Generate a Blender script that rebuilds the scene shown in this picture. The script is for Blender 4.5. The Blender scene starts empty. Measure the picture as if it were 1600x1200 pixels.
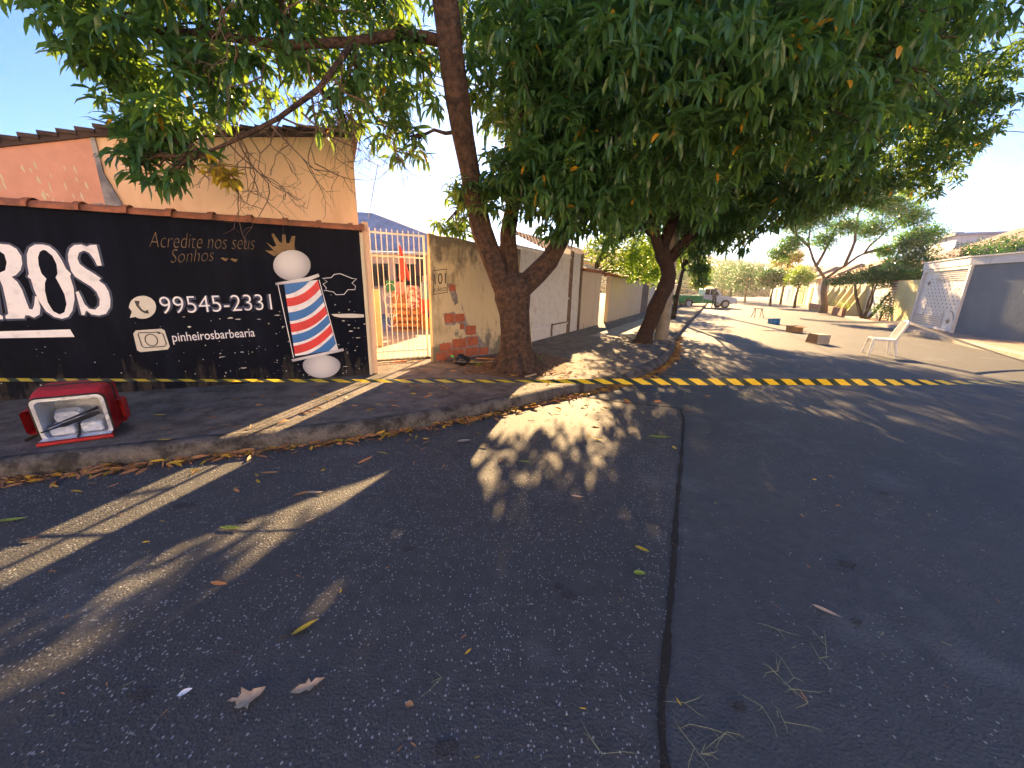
import bpy, bmesh, math, random
import numpy as np
from mathutils import Vector, Matrix, noise
from mathutils.geometry import tessellate_polygon
random.seed(7)
RNG = np.random.default_rng(11)
C = bpy.context.scene.collection
sc = bpy.context.scene
rad = math.radians

# ------------------------------------------------------------ camera, light, exposure
cam = bpy.data.cameras.new('camera')
cam.sensor_width = 36; cam.lens = 590/1600*36; cam.clip_start = .02; cam.clip_end = 3000
co = bpy.data.objects.new('camera', cam); C.objects.link(co); sc.camera = co
co.matrix_world = Matrix.Translation((0, 0, 1.55)) @ Matrix.Rotation(rad(90-14.5), 4, 'X') @ Matrix.Rotation(rad(1.2), 4, 'Z')
SUN_EL, SUN_AZ = rad(22.7), rad(11)          # azimuth clockwise from +Y
w = bpy.data.worlds.new('World'); sc.world = w; w.use_nodes = True
wn = w.node_tree.nodes; sky = wn.new('ShaderNodeTexSky'); sky.sky_type = 'NISHITA'; sky.sun_disc = False
sky.sun_elevation = SUN_EL; sky.sun_rotation = SUN_AZ; sky.air_density = 1.0; sky.dust_density = 0.35; sky.ozone_density = 9
w.node_tree.links.new(sky.outputs[0], wn['Background'].inputs[0]); wn['Background'].inputs[1].default_value = .05
ld = bpy.data.lights.new('sun', 'SUN'); ld.energy = 5.0; ld.angle = rad(.5); ld.color = (1, .64, .30)
lo = bpy.data.objects.new('sun', ld); C.objects.link(lo)
sd = Vector((math.sin(SUN_AZ)*math.cos(SUN_EL), math.cos(SUN_AZ)*math.cos(SUN_EL), math.sin(SUN_EL)))
lo.rotation_euler = sd.to_track_quat('Z', 'Y').to_euler()
sc.view_settings.view_transform = 'Standard'; sc.view_settings.look = 'None'
sc.view_settings.exposure = 2.65; sc.view_settings.gamma = 1
cy = sc.cycles
cy.max_bounces = 7; cy.diffuse_bounces = 4; cy.glossy_bounces = 3; cy.transmission_bounces = 5; cy.transparent_max_bounces = 8
cy.volume_bounces = 0; cy.use_denoising = True; cy.sample_clamp_indirect = 6

# ------------------------------------------------------------ helpers
def link(o, parent=None):
    C.objects.link(o)
    if parent is not None: o.parent = parent
    return o
def tag(o, label=None, cat=None, group=None, kind=None):
    if label: o['label'] = label
    if cat: o['category'] = cat
    if group: o['group'] = group
    if kind: o['kind'] = kind
    return o
def empty(name, loc, label=None, cat=None, group=None, rz=0):
    o = bpy.data.objects.new(name, None); o.location = loc; o.rotation_euler = (0, 0, rz); o.empty_display_size = .2
    C.objects.link(o); return tag(o, label, cat, group)
def copy_tree(o, parent=None):
    c = o.copy(); C.objects.link(c); c.parent = parent
    for ch in list(o.children): copy_tree(ch, c)
    return c
class MB:
    """collects faces for ONE mesh"""
    def __init__(s): s.v = []; s.f = []; s.m = []
    def add(s, vs, fs, mi=0):
        b = len(s.v); s.v += [tuple(v) for v in vs]; s.f += [tuple(i+b for i in f) for f in fs]; s.m += [mi]*len(fs); return s
    def box(s, x0, x1, y0, y1, z0, z1, M=None, mi=0):
        vs = [Vector((x, y, z)) for z in (z0, z1) for x, y in ((x0, y0), (x1, y0), (x1, y1), (x0, y1))]
        if M is not None: vs = [M @ v for v in vs]
        return s.add(vs, [(3, 2, 1, 0), (4, 5, 6, 7), (0, 1, 5, 4), (1, 2, 6, 5), (2, 3, 7, 6), (3, 0, 4, 7)], mi)
    def tube(s, pts, rads, n=8, mi=0, wob=0, flat=None):
        pts = [Vector(p) for p in pts]
        if not hasattr(rads, '__len__'): rads = [rads]*len(pts)
        vs = []; N = len(pts); prev = None
        for i, p in enumerate(pts):
            t = (pts[min(i+1, N-1)]-pts[max(i-1, 0)]).normalized()
            if prev is None:
                a = Vector((1, 0, 0)) if abs(t.x) < .8 else Vector((0, 1, 0)); u = t.cross(a).normalized()
            else: u = (prev - t*prev.dot(t)).normalized()
            prev = u; q = t.cross(u)
            for k in range(n):
                an = 2*math.pi*k/n; r = rads[i]
                if wob: r *= 1+wob*noise.noise(Vector((math.cos(an)*1.7, math.sin(an)*1.7, p.z*1.4+p.x)))+wob*.5*noise.noise(Vector((math.cos(an)*5, math.sin(an)*5, p.z*5)))
                vs.append(p+u*(math.cos(an)*r)+q*(math.sin(an)*r*(flat or 1)))
        fs = [(i*n+k, i*n+(k+1) % n, (i+1)*n+(k+1) % n, (i+1)*n+k) for i in range(N-1) for k in range(n)]
        fs += [tuple(range(n))[::-1], tuple((N-1)*n+k for k in range(n))]
        return s.add(vs, fs, mi)
    def poly(s, loops, f, mi=0):
        """flat polygon with holes; f maps a 2d point to 3d"""
        L = [[Vector((a, b, 0)) for a, b in l] for l in loops]
        tr = tessellate_polygon(L); flat = [p for l in L for p in l]
        return s.add([f(p.x, p.y) for p in flat], [tuple(t) for t in tr], mi)
    def slab(s, loop, f, d0, d1, mi=0):
        """extruded polygon; f(a,b,d)"""
        tr = tessellate_polygon([[Vector((a, b, 0)) for a, b in loop]]); n = len(loop)
        vs = [f(a, b, d0) for a, b in loop]+[f(a, b, d1) for a, b in loop]
        fs = [tuple(t) for t in tr]+[tuple(i+n for i in t[::-1]) for t in tr]+[(i, (i+1) % n, (i+1) % n+n, i+n) for i in range(n)]
        return s.add(vs, fs, mi)
    def build(s, name, mats, parent=None, smooth=False, bevel=0):
        me = bpy.data.meshes.new(name); me.from_pydata([tuple(v) for v in s.v], [], s.f)
        if not isinstance(mats, (list, tuple)): mats = [mats]
        for m in mats: me.materials.append(m)
        me.polygons.foreach_set('material_index', s.m)
        me.update()
        bm = bmesh.new(); bm.from_mesh(me); bmesh.ops.recalc_face_normals(bm, faces=bm.faces); bm.to_mesh(me); bm.free()
        if smooth: me.polygons.foreach_set('use_smooth', [True]*len(me.polygons))
        o = bpy.data.objects.new(name, me); link(o, parent)
        if parent is not None:
            o.matrix_parent_inverse = Matrix.Identity(4); o.location = (0, 0, 0)
            P = Matrix.LocRotScale(parent.location, parent.rotation_euler, None) if parent.parent is None else None
            if P is not None: me.transform(P.inverted())
            else:
                r = parent.parent; PP = Matrix.LocRotScale(r.location, r.rotation_euler, None)
                me.transform(PP.inverted())
        if bevel:
            b = o.modifiers.new('bevel', 'BEVEL'); b.width = bevel; b.segments = 2; b.limit_method = 'ANGLE'
        return o
class Fr:
    """wall frame: s along the wall to the right, n out of it towards the street, z up"""
    def __init__(f, x, y, az):
        f.o = Vector((x, y, 0)); a = rad(az); f.e = Vector((math.sin(a), math.cos(a), 0)); f.n = Vector((math.cos(a), -math.sin(a), 0))
    def p(f, s, n, z): return f.o+f.e*s+f.n*n+Vector((0, 0, z))
    def M(f): return Matrix(((f.e.x, f.n.x, 0, f.o.x), (f.e.y, f.n.y, 0, f.o.y), (0, 0, 1, 0), (0, 0, 0, 1)))
    def box(f, mb, s0, s1, n0, n1, z0, z1, mi=0): return mb.box(s0, s1, n0, n1, z0, z1, f.M(), mi)

# ------------------------------------------------------------ materials
def mat(name, col, rough=.7, var=0, vs=3, bump=0, bs=40, col2=None, lo_=.4, hi=.65, metal=0, spec=.5, det=6, emis=None):
    m = bpy.data.materials.new(name); m.use_nodes = True; nt = m.node_tree; N = nt.nodes; L = nt.links; b = N['Principled BSDF']
    b.inputs['Base Color'].default_value = (*col, 1); b.inputs['Roughness'].default_value = rough; b.inputs['Metallic'].default_value = metal
    b.inputs['Specular IOR Level'].default_value = spec
    tc = N.new('ShaderNodeTexCoord')
    if var or col2:
        nz = N.new('ShaderNodeTexNoise'); nz.inputs['Scale'].default_value = vs; nz.inputs['Detail'].default_value = det; nz.inputs['Roughness'].default_value = .65
        L.new(tc.outputs['Object'], nz.inputs['Vector'])
        r = N.new('ShaderNodeValToRGB'); r.color_ramp.elements[0].position = lo_; r.color_ramp.elements[1].position = hi
        c2 = col2 or tuple(c*(1-var) for c in col)
        r.color_ramp.elements[0].color = (*col, 1); r.color_ramp.elements[1].color = (*c2, 1)
        L.new(nz.outputs['Fac'], r.inputs[0]); L.new(r.outputs[0], b.inputs['Base Color'])
    if bump:
        n2 = N.new('ShaderNodeTexNoise'); n2.inputs['Scale'].default_value = bs; n2.inputs['Detail'].default_value = 5
        L.new(tc.outputs['Object'], n2.inputs['Vector'])
        bp = N.new('ShaderNodeBump'); bp.inputs['Strength'].default_value = bump; bp.inputs['Distance'].default_value = .02
        L.new(n2.outputs['Fac'], bp.inputs['Height']); L.new(bp.outputs[0], b.inputs['Normal'])
    if emis: b.inputs['Emission Color'].default_value = (*emis[0], 1); b.inputs['Emission Strength'].default_value = emis[1]
    return m
def nodes(m): return m.node_tree.nodes, m.node_tree.links, m.node_tree.nodes['Principled BSDF']
def mixc(N, L, fac, a, b):
    x = N.new('ShaderNodeMix'); x.data_type = 'RGBA'
    for sock, v in ((x.inputs[0], fac), (x.inputs[6], a), (x.inputs[7], b)):
        if hasattr(v, 'links'): L.new(v, sock)
        elif isinstance(v, (tuple, list)): sock.default_value = (*v, 1)
        else: sock.default_value = v
    return x.outputs[2]
def ramp(N, L, src, a, b, ca=0, cb=1):
    r = N.new('ShaderNodeMapRange'); r.clamp = True
    r.inputs[1].default_value = a; r.inputs[2].default_value = b; r.inputs[3].default_value = ca; r.inputs[4].default_value = cb
    L.new(src, r.inputs[0]); return r.outputs[0]
def tex(N, L, kind, scale, vec, **kw):
    t = N.new(kind); t.inputs['Scale'].default_value = scale; L.new(vec, t.inputs['Vector'])
    for k, v in kw.items(): t.inputs[k].default_value = v
    return t
def math_(N, L, op, a, b):
    m = N.new('ShaderNodeMath'); m.operation = op
    for i, v in enumerate((a, b)):
        if hasattr(v, 'links'): L.new(v, m.inputs[i])
        else: m.inputs[i].default_value = v
    return m.outputs[0]
def asphalt(name, base, base2, speck, amount, spk=(.30, .30, .30)):
    m = mat(name, base, .75); N, L, b = nodes(m); tc = N.new('ShaderNodeTexCoord'); v = tc.outputs['Object']
    big = tex(N, L, 'ShaderNodeTexNoise', .55, v, Detail=5, Roughness=.6)
    fine = tex(N, L, 'ShaderNodeTexNoise', 70, v, Detail=4, Roughness=.8)
    c = mixc(N, L, ramp(N, L, big.outputs['Fac'], .35, .65), base, base2)
    c = mixc(N, L, ramp(N, L, fine.outputs['Fac'], .3, .7, 0, .55), c, tuple(x*.35 for x in base))
    mid = tex(N, L, 'ShaderNodeTexNoise', 11, v, Detail=6, Roughness=.75)
    c = mixc(N, L, ramp(N, L, mid.outputs['Fac'], .38, .62, 0, .5), c, tuple(x*.5 for x in base2))
    dust = tex(N, L, 'ShaderNodeTexNoise', 1.1, v, Detail=8, Roughness=.7)
    c = mixc(N, L, ramp(N, L, dust.outputs['Fac'], .54, .72, 0, .5), c, tuple(x*1.9 for x in base))
    vo = tex(N, L, 'ShaderNodeTexVoronoi', speck, v)
    add = N.new('ShaderNodeVectorMath'); add.operation = 'MULTIPLY'; add.inputs[1].default_value = (1, .8, 1); L.new(v, add.inputs[0]); L.new(add.outputs[0], vo.inputs['Vector'])
    sep = N.new('ShaderNodeSeparateColor'); L.new(vo.outputs['Color'], sep.inputs[0])
    patch = tex(N, L, 'ShaderNodeTexNoise', 1.3, v, Detail=4)
    thr = math_(N, L, 'GREATER_THAN', math_(N, L, 'ADD', sep.outputs[0], ramp(N, L, patch.outputs['Fac'], .35, .7, -.12, .12)), 1-amount)
    near = math_(N, L, 'LESS_THAN', vo.outputs['Distance'], ramp(N, L, sep.outputs[1], 0, 1, .12, .46))
    c = mixc(N, L, math_(N, L, 'MULTIPLY', thr, near), c, spk)
    st = tex(N, L, 'ShaderNodeTexNoise', 2.3, v, Detail=7, Roughness=.7)
    c = mixc(N, L, ramp(N, L, st.outputs['Fac'], .66, .72, 0, .5), c, tuple(x*.5 for x in base))
    L.new(c, b.inputs['Base Color'])
    bp = N.new('ShaderNodeBump'); bp.inputs['Strength'].default_value = .6; bp.inputs['Distance'].default_value = .008
    f2 = tex(N, L, 'ShaderNodeTexVoronoi', speck*.9, v)
    h = math_(N, L, 'ADD', fine.outputs['Fac'], f2.outputs['Distance'])
    L.new(h, bp.inputs['Height']); L.new(bp.outputs[0], b.inputs['Normal'])
    return m
M = {}
M['asphalt_new'] = asphalt('asphalt_new', (.084, .096, .102), (.060, .070, .078), 95, .05, (.24, .26, .27))
M['asphalt_old'] = asphalt('asphalt_old', (.082, .087, .090), (.054, .058, .062), 95, .24, (.27, .29, .30))
M['seam'] = mat('seam', (.014, .013, .013), .9, .5, 30, .8, 90); M['tar'] = mat('tar', (.042, .042, .046), .8, .4, 30, .8, 90)
M['sidewalk'] = mat('sidewalk', (.17, .155, .14), .9, 0, 4, .9, 45, col2=(.07, .065, .06), lo_=.38, hi=.62)
M['kerb'] = mat('kerb', (.12, .11, .10), .95, 0, 6, 1, 35, col2=(.03, .028, .026), lo_=.42, hi=.6)
M['dirt'] = mat('dirt', (.16, .10, .06), .95, .5, 6, .8, 40)
M['concrete'] = mat('concrete', (.36, .33, .28), .9, .4, 3, .4, 30)
M['pole'] = mat('pole_concrete', (.42, .39, .34), .9, .3, 5, .3, 60)
M['ground'] = mat('ground', (.20, .16, .10), .95, .4, .2)
M['walk_right'] = mat('walk_right', (.36, .25, .19), .9, .35, 2, .3, 30)

def wall_mat(name, col, stain, stop=(.5, .7), scale=1.8, stretch=(3, 3, .7), topz=None, topcol=None, basez=None, basecol=None, rough=.85, bump=.25):
    m = mat(name, col, rough); N, L, b = nodes(m); g = N.new('ShaderNodeTexCoord'); v0 = g.outputs['Object']
    mp = N.new('ShaderNodeMapping'); mp.inputs['Scale'].default_value = stretch; L.new(v0, mp.inputs[0])
    n = tex(N, L, 'ShaderNodeTexNoise', scale, mp.outputs[0], Detail=8, Roughness=.7)
    c = mixc(N, L, ramp(N, L, n.outputs['Fac'], *stop), col, stain)
    fine = tex(N, L, 'ShaderNodeTexNoise', 9, v0, Detail=6)
    ge = N.new('ShaderNodeNewGeometry'); sp = N.new('ShaderNodeSeparateXYZ'); L.new(ge.outputs['Position'], sp.inputs[0])
    for z, cc, sgn in ((topz, topcol, 1), (basez, basecol, -1)):
        if z is None: continue
        hz = math_(N, L, 'ADD', sp.outputs[2], ramp(N, L, n.outputs['Fac'], .3, .7, -.5*abs(sgn), .5))
        hz = math_(N, L, 'ADD', hz, ramp(N, L, fine.outputs['Fac'], .3, .7, -.12, .12))
        f = ramp(N, L, hz, z-.25, z+.25, 0, .85) if sgn > 0 else ramp(N, L, hz, z-.12, z+.12, .85, 0)
        c = mixc(N, L, f, c, cc)
    L.new(c, b.inputs['Base Color'])
    bp = N.new('ShaderNodeBump'); bp.inputs['Strength'].default_value = bump; bp.inputs['Distance'].default_value = .02
    L.new(fine.outputs['Fac'], bp.inputs['Height']); L.new(bp.outputs[0], b.inputs['Normal'])
    return m
M['black_paint'] = wall_mat('black_paint', (.003, .0045, .011), (.008, .011, .024), (.45, .75), 1.2, (4, 4, .5), basez=.12, basecol=(.045, .04, .036), rough=.75, bump=.3); M['black_paint'].node_tree.nodes['Principled BSDF'].inputs['Specular IOR Level'].default_value = .1
M['peach'] = wall_mat('peach_render', (.90, .62, .40), (.80, .50, .29), (.45, .72), 1.3, (2.2, 2.2, .45), bump=.3)
M['pink'] = wall_mat('pink_render', (.72, .37, .26), (.60, .30, .21), (.35, .7), 2.5, (1, 1, 1), bump=.4)
M['grey_patch'] = wall_mat('grey_patch', (.45, .43, .42), (.16, .16, .19), (.35, .6), 3, (1, 1, 1), bump=.4)
M['plaster101'] = wall_mat('plaster_yellow', (.66, .54, .31), (.30, .22, .12), (.52, .70), 1.6, (2.2, 2.2, .8), topz=2.05, topcol=(.12, .10, .075), basez=.42, basecol=(.13, .12, .09), bump=.6)
M['beige'] = wall_mat('beige_render', (.68, .53, .33), (.55, .41, .24), (.5, .75), 1.5, (2, 2, .6), basez=.05, basecol=(.10, .12, .05))
M['cream'] = wall_mat('cream_render', (.68, .60, .42), (.5, .42, .27), (.5, .75), 1.5)
M['yellowish'] = wall_mat('yellow_render', (.66, .58, .28), (.5, .42, .2), (.5, .75), 1.5)
M['grey_wall'] = wall_mat('grey_wall', (.19, .235, .28), (.145, .185, .225), (.4, .7), .9, (1, 1, 1)); M['grey_wall'].node_tree.nodes['Principled BSDF'].inputs['Specular IOR Level'].default_value = .1
M['white_wall'] = wall_mat('white_wall', (.72, .70, .66), (.5, .47, .42), (.5, .8), 1.2)
M['brick'] = mat('brick', (.50, .14, .06), .9, 0, 8, .6, 40, col2=(.34, .10, .05))
M['mortar'] = mat('mortar', (.36, .31, .27), .95, .5, 9, .8, 50)
M['tile'] = mat('clay_tile', (.42, .15, .07), .85, 0, 7, .4, 40, col2=(.22, .09, .05))
M['tile_dark'] = mat('dark_tile', (.09, .06, .05), .9, .5, 4, .4, 30)
M['tile_far'] = mat('far_tile', (.34, .15, .09), .9, .4, 3, .3, 20)
M['tile_purple'] = mat('purple_tile', (.20, .12, .11), .9, .3, 2, .3, 20)
M['roof_grey'] = mat('roof_grey', (.38, .42, .50), .8, .3, 2)
M['white'] = mat('white_paint', (.84, .84, .86), .6, .3, 9, .3, 40, lo_=.5, hi=.8)
M['white_metal'] = mat('white_metal', (.78, .76, .72), .5, .2, 9)
M['slat_white'] = mat('slat_white', (.78, .76, .70), .6, 0, 5, col2=(.55, .48, .38), lo_=.5, hi=.8)
M['rust'] = mat('rusty_steel', (.10, .06, .04), .85, 0, 12, .4, 50, col2=(.22, .16, .10))
M['dark'] = mat('dark_paint', (.02, .02, .022), .5)
M['gold'] = mat('gold_paint', (.20, .115, .04), .6, .35, 14)
M['goldthin'] = mat('faded_gold', (.19, .125, .06), .7, .5, 12)
M['red_paint'] = mat('red_paint', (.72, .03, .035), .5, .2, 5)
M['blue_paint'] = mat('blue_paint', (.02, .17, .50), .5, .2, 5)
M['halo'] = mat('blue_airbrush', (.030, .045, .10), .6)
M['cream_paint'] = mat('cream_paint', (.66, .64, .56), .6, .15, 5)
M['glass'] = mat('dark_glass', (.02, .025, .03), .12)
M['wood'] = mat('orange_wood', (.58, .27, .09), .75, .35, 6)
M['wood_pale'] = mat('pale_wood', (.60, .47, .30), .75, .3, 5)
M['bark'] = mat('bark', (.10, .058, .036), .95, 0, 14, 1.0, 28, col2=(.026, .016, .011), lo_=.35, hi=.62)
M['bark_dark'] = mat('bark_dark', (.05, .03, .02), .95, .5, 14, 1, 28)
M['bark_pale'] = mat('bark_pale', (.20, .13, .09), .95, .4, 10, .6, 28)
M['twig'] = mat('twig', (.14, .085, .055), .9)
def leafmat(name, c1, c2, trans, tfac=.35, odd=.992, oddc=(.55, .30, .02), rough=.38):
    m = mat(name, c1, rough); N, L, b = nodes(m); g = N.new('ShaderNodeNewGeometry'); r = g.outputs['Random Per Island']
    n_ = tex(N, L, 'ShaderNodeTexNoise', 1.6, g.outputs['Position'], Detail=3); r2 = math_(N, L, 'ADD', math_(N, L, 'MULTIPLY', r, .55), ramp(N, L, n_.outputs['Fac'], .35, .65, -.1, .55))
    c = mixc(N, L, r2, c1, c2); o = math_(N, L, 'GREATER_THAN', r, odd); c3 = mixc(N, L, o, c, oddc); L.new(c3, b.inputs['Base Color'])
    t = N.new('ShaderNodeBsdfTranslucent'); L.new(mixc(N, L, o, mixc(N, L, r, tuple(x*.7 for x in trans), trans), tuple(x*1.2 for x in oddc)), t.inputs[0])
    x = N.new('ShaderNodeMixShader'); x.inputs[0].default_value = tfac; L.new(b.outputs[0], x.inputs[1]); L.new(t.outputs[0], x.inputs[2])
    L.new(x.outputs[0], N['Material Output'].inputs[0]); return m
M['mango'] = leafmat('mango_leaf', (.028, .085, .034), (.07, .17, .05), (.32, .50, .05), .38, rough=.3)
M['mango2'] = leafmat('mango_leaf_far', (.024, .075, .032), (.06, .145, .045), (.28, .44, .05), .38, rough=.3)
M['lime'] = leafmat('lime_leaf', (.08, .20, .02), (.16, .32, .03), (.36, .55, .03), .45)
M['fine_leaf'] = leafmat('fine_leaf', (.035, .15, .02), (.08, .24, .03), (.18, .46, .04), .38)
M['clip_leaf'] = leafmat('clipped_leaf', (.025, .10, .025), (.05, .18, .035), (.09, .28, .035), .3)
M['hill_leaf'] = leafmat('hill_leaf', (.022, .10, .04), (.045, .15, .055), (.07, .20, .05), .15)
M['far_leaf'] = leafmat('far_leaf', (.025, .13, .03), (.06, .22, .04), (.10, .34, .04), .3)
M['litter'] = leafmat('dry_leaf', (.26, .12, .05), (.42, .22, .09), (.3, .15, .05), .15, .80, (.50, .33, .03), .7)
M['leaf_yellow'] = mat('yellow_leaf', (.60, .42, .03), .6, .4, 20)
M['leaf_green'] = mat('green_leaf', (.28, .36, .04), .6, .4, 20)
M['leaf_brown'] = mat('brown_leaf', (.50, .25, .10), .8, .4, 20)
M['leaf_tan'] = mat('tan_leaf', (.60, .42, .26), .8, .4, 20)
M['grass'] = mat('grass_cut', (.30, .33, .17), .8)
M['bag_red'] = mat('red_nylon', (.42, .012, .02), .65, .25, 8, .5, 60)
M['bag_trim'] = mat('black_webbing', (.015, .015, .017), .7)
M['foil'] = mat('foil_lining', (.66, .72, .82), .38, .3, 6, .9, 14, metal=.35)
M['foil_blue'] = mat('foil_pack', (.60, .70, .88), .35, .2, 9, .9, 20, metal=.3)
M['black_plastic'] = mat('black_plastic', (.012, .012, .014), .3)
M['green_paint'] = mat('green_paint', (.03, .30, .08), .4)
M['truck_white'] = mat('truck_white', (.72, .72, .74), .35)
M['rubber'] = mat('rubber', (.02, .02, .02), .8)
M['rim'] = mat('rim', (.5, .5, .52), .4, metal=.6)
M['beacon'] = mat('beacon', (.8, .12, .03), .4, emis=((1, .13, .03), 4))
M['chair'] = mat('chair_plastic', (.78, .76, .70), .45)
M['cardboard'] = mat('cardboard', (.42, .24, .12), .85, .2, 6)
M['cardboard_grey'] = mat('grey_cardboard', (.40, .34, .28), .85, .2, 6)
M['crate_blue'] = mat('blue_crate', (.03, .22, .45), .5)
M['cloth_red'] = mat('cloth_red', (.75, .07, .05), .85, .2, 5)
M['cloth_pink'] = mat('cloth_pink', (.75, .28, .28), .85)
M['cloth_green'] = mat('cloth_green', (.04, .22, .12), .85)
M['denim'] = mat('denim', (.26, .36, .48), .85, .25, 9)
M['cloth_black'] = mat('cloth_black', (.04, .04, .08), .85)
M['cloth_purple'] = mat('cloth_purple', (.16, .06, .20), .85)
M['cloth_pattern'] = mat('cloth_pattern', (.65, .55, .5), .85, 0, 12, col2=(.4, .08, .1), lo_=.48, hi=.52)
M['skin'] = mat('skin', (.35, .18, .11), .6)
M['uniform'] = mat('uniform', (.05, .06, .05), .8)
M['wire'] = mat('wire', (.02, .02, .02), .6)
M['antenna'] = mat('antenna', (.22, .22, .24), .5, metal=.6)
# ------------------------------------------------------------ ground and roads
def sheet(name, loop, z, m, kind='structure'):
    mb = MB(); mb.poly([loop], lambda a, b: (a, b, z)); return tag(mb.build(name, m), kind=kind)
sheet('ground', [(-300, -100), (300, -100), (300, 410), (-300, 410)], -.03, M['ground'])
sheet('road', [(-60, -60), (80, -60), (80, 10), (120, 160), (60, 160), (6, 14), (2, 7), (-8, 2), (-60, -18)], 0, M['asphalt_new'])
KERB = [(-16, -2.2), (-9, .55), (-3.99, 2.62), (-3.26, 2.93), (-2.39, 3.27), (-1.34, 3.74), (-.31, 4.42), (.55, 5.12), (1.6, 5.93), (2.42, 6.75), (3.1, 7.7), (3.75, 8.85), (4.45, 10.3), (5.2, 12.0), (8.3, 18.0), (22, 44.0), (60, 117)]
def smooth_line(P, k=5):
    out = []
    for i in range(len(P)-1):
        p0, p1, p2, p3 = (Vector(P[max(i-1, 0)]), Vector(P[i]), Vector(P[i+1]), Vector(P[min(i+2, len(P)-1)]))
        for j in range(k):
            t = j/k; out.append(.5*((2*p1)+(p2-p0)*t+(2*p0-5*p1+4*p2-p3)*t*t+(3*p1-p0-3*p2+p3)*t**3))
    out.append(Vector(P[-1])); return out
KL = smooth_line(KERB, 6)
seam = [(.52, -3), (.5, .2), (.54, .9), (.72, 1.35), (.93, 1.8), (1.2, 2.4), (1.62, 3.3), (2.08, 4.31), (2.2, 4.65), (2.24, 4.86), (1.9, 4.98), (1.45, 5.12), (1.05, 5.32)]
seam = [tuple(p) for p in smooth_line(seam, 16)]
old = seam+[(.6, 5.35), (-.25, 4.6), (-1.3, 3.85), (-4, 2.7), (-16, -2.0), (-16, -8), (.52, -8)]
sheet('road_old_asphalt', old, .004, M['asphalt_old'])
mb = MB(); vs = []
for i, p in enumerate(seam):
    a = Vector(seam[max(i-1, 0)]); b = Vector(seam[min(i+1, len(seam)-1)]); t = (b-a).normalized(); n = Vector((-t.y, t.x))
    wd = .011+.007*noise.noise(Vector((p[0]*6, p[1]*6, 0)))+.007*random.random()
    q = Vector(p); vs += [(*(q-n*wd), .008), (*(q+n*wd*1.1), .008)]
mb.add(vs, [(2*i, 2*i+1, 2*i+3, 2*i+2) for i in range(len(seam)-1)]); tag(mb.build('road_seam', M['seam']), kind='structure')
# stains
mb = MB()
for (x, y, r) in [(-.95, 1.38, .035), (-.6, 1.95, .03), (-2.3, 2.35, .05), (-1.75, 2.2, .035), (.32, 1.62, .03), (.28, 1.68, .025), (-1.4, 1.1, .03), (3.0, 2.72, .03), (2.0, 1.9, .03), (-2.9, 2.5, .04), (1.7, 1.5, .02), (-.2, .95, .03), (.9, 1.1, .02), (2.4, 1.3, .05)]:
    l = [(x+math.cos(t)*r*(1.3+.9*noise.noise(Vector((x*9+math.cos(t), y*9+math.sin(t), 0)))), y+math.sin(t)*r*(.8+.8*noise.noise(Vector((x*7+math.cos(t), y, math.sin(t)))))) for t in [k*math.pi/9 for k in range(18)]]
    mb.poly([l], lambda a, b: (a, b, .009))
tag(mb.build('road_tar_spots', M['tar']), kind='structure')
sheet('road_cover_patch', [(6.9, 14.4), (8.4, 14.6), (8.6, 15.2), (7.1, 15.0)], .006, mat('patch_pale', (.22, .19, .14), .9, .3, 4))
# left pavement: top sheet plus a worn kerb
inner = [(-16, 4), (-16, 6), (-2.4, 14), (10, 34), (60, 130)]
top = [(p.x, p.y) for p in KL]
def offs(P, d):
    out = []
    for i, p in enumerate(P):
        t = (Vector(P[min(i+1, len(P)-1)])-Vector(P[max(i-1, 0)])).normalized(); out.append((p[0]-t.y*d, p[1]+t.x*d))
    return out
ktop = offs(top, .15)
mb = MB()
loop = ktop+[(60, 140), (-40, 140), (-40, 0)]
tri = tessellate_polygon([[Vector((a, b, 0)) for a, b in loop]])
mb.add([(a, b, .148) for a, b in loop], [tuple(t) for t in tri])
tag(mb.build('sidewalk', M['sidewalk']), kind='structure')
fine = []
for i in range(len(top)-1):
    a, b = Vector(top[i]), Vector(top[i+1]); n = max(1, min(40, int((b-a).length/.08)))
    if a.y > 22: n = 1
    fine += [tuple(a.lerp(b, k/n)) for k in range(n)]
fine.append(top[-1])
prof = [(-.012, -.02), (.0, .03), (.008, .085), (.028, .125), (.065, .148), (.11, .154), (.165, .15), (.165, .10)]
mb = MB(); rows = [offs(fine, d) for d, z in prof]; n = len(fine); vs = []
for j, (d, z) in enumerate(prof):
    for i, (x, y) in enumerate(rows[j]):
        k = noise.noise(Vector((x*3, y*3, z*8)))*.009+noise.noise(Vector((x*9, y*9, z*22)))*.005
        vs.append((x+k*.4, y-k, z+(k*.6 if 0 < j < 6 else 0)))
mb.add(vs, [(j*n+i, j*n+i+1, (j+1)*n+i+1, (j+1)*n+i) for j in range(len(prof)-1) for i in range(n-1)])
tag(mb.build('kerb', M['kerb'], smooth=True), kind='structure')
sheet('sidewalk_pale_slab', [(2.2, 11.2), (2.95, 12.55), (6.5, 19.0), (7.4, 18.6), (4.8, 13.4), (4.0, 11.8)], .153, M['concrete'])
sheet('tree_pit_soil', [(-.75, 6.1), (.1, 5.75), (.9, 6.2), (1.1, 7.4), (.5, 8.3), (-.6, 7.5)], .155, M['dirt'])
sheet('yard_floor', [(-5, 6.2), (-2.7, 6.5), (-1.75, 7.2), (-.4, 8.4), (-.2, 18), (-8, 18), (-8, 7)], .16, M['concrete'])
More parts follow.
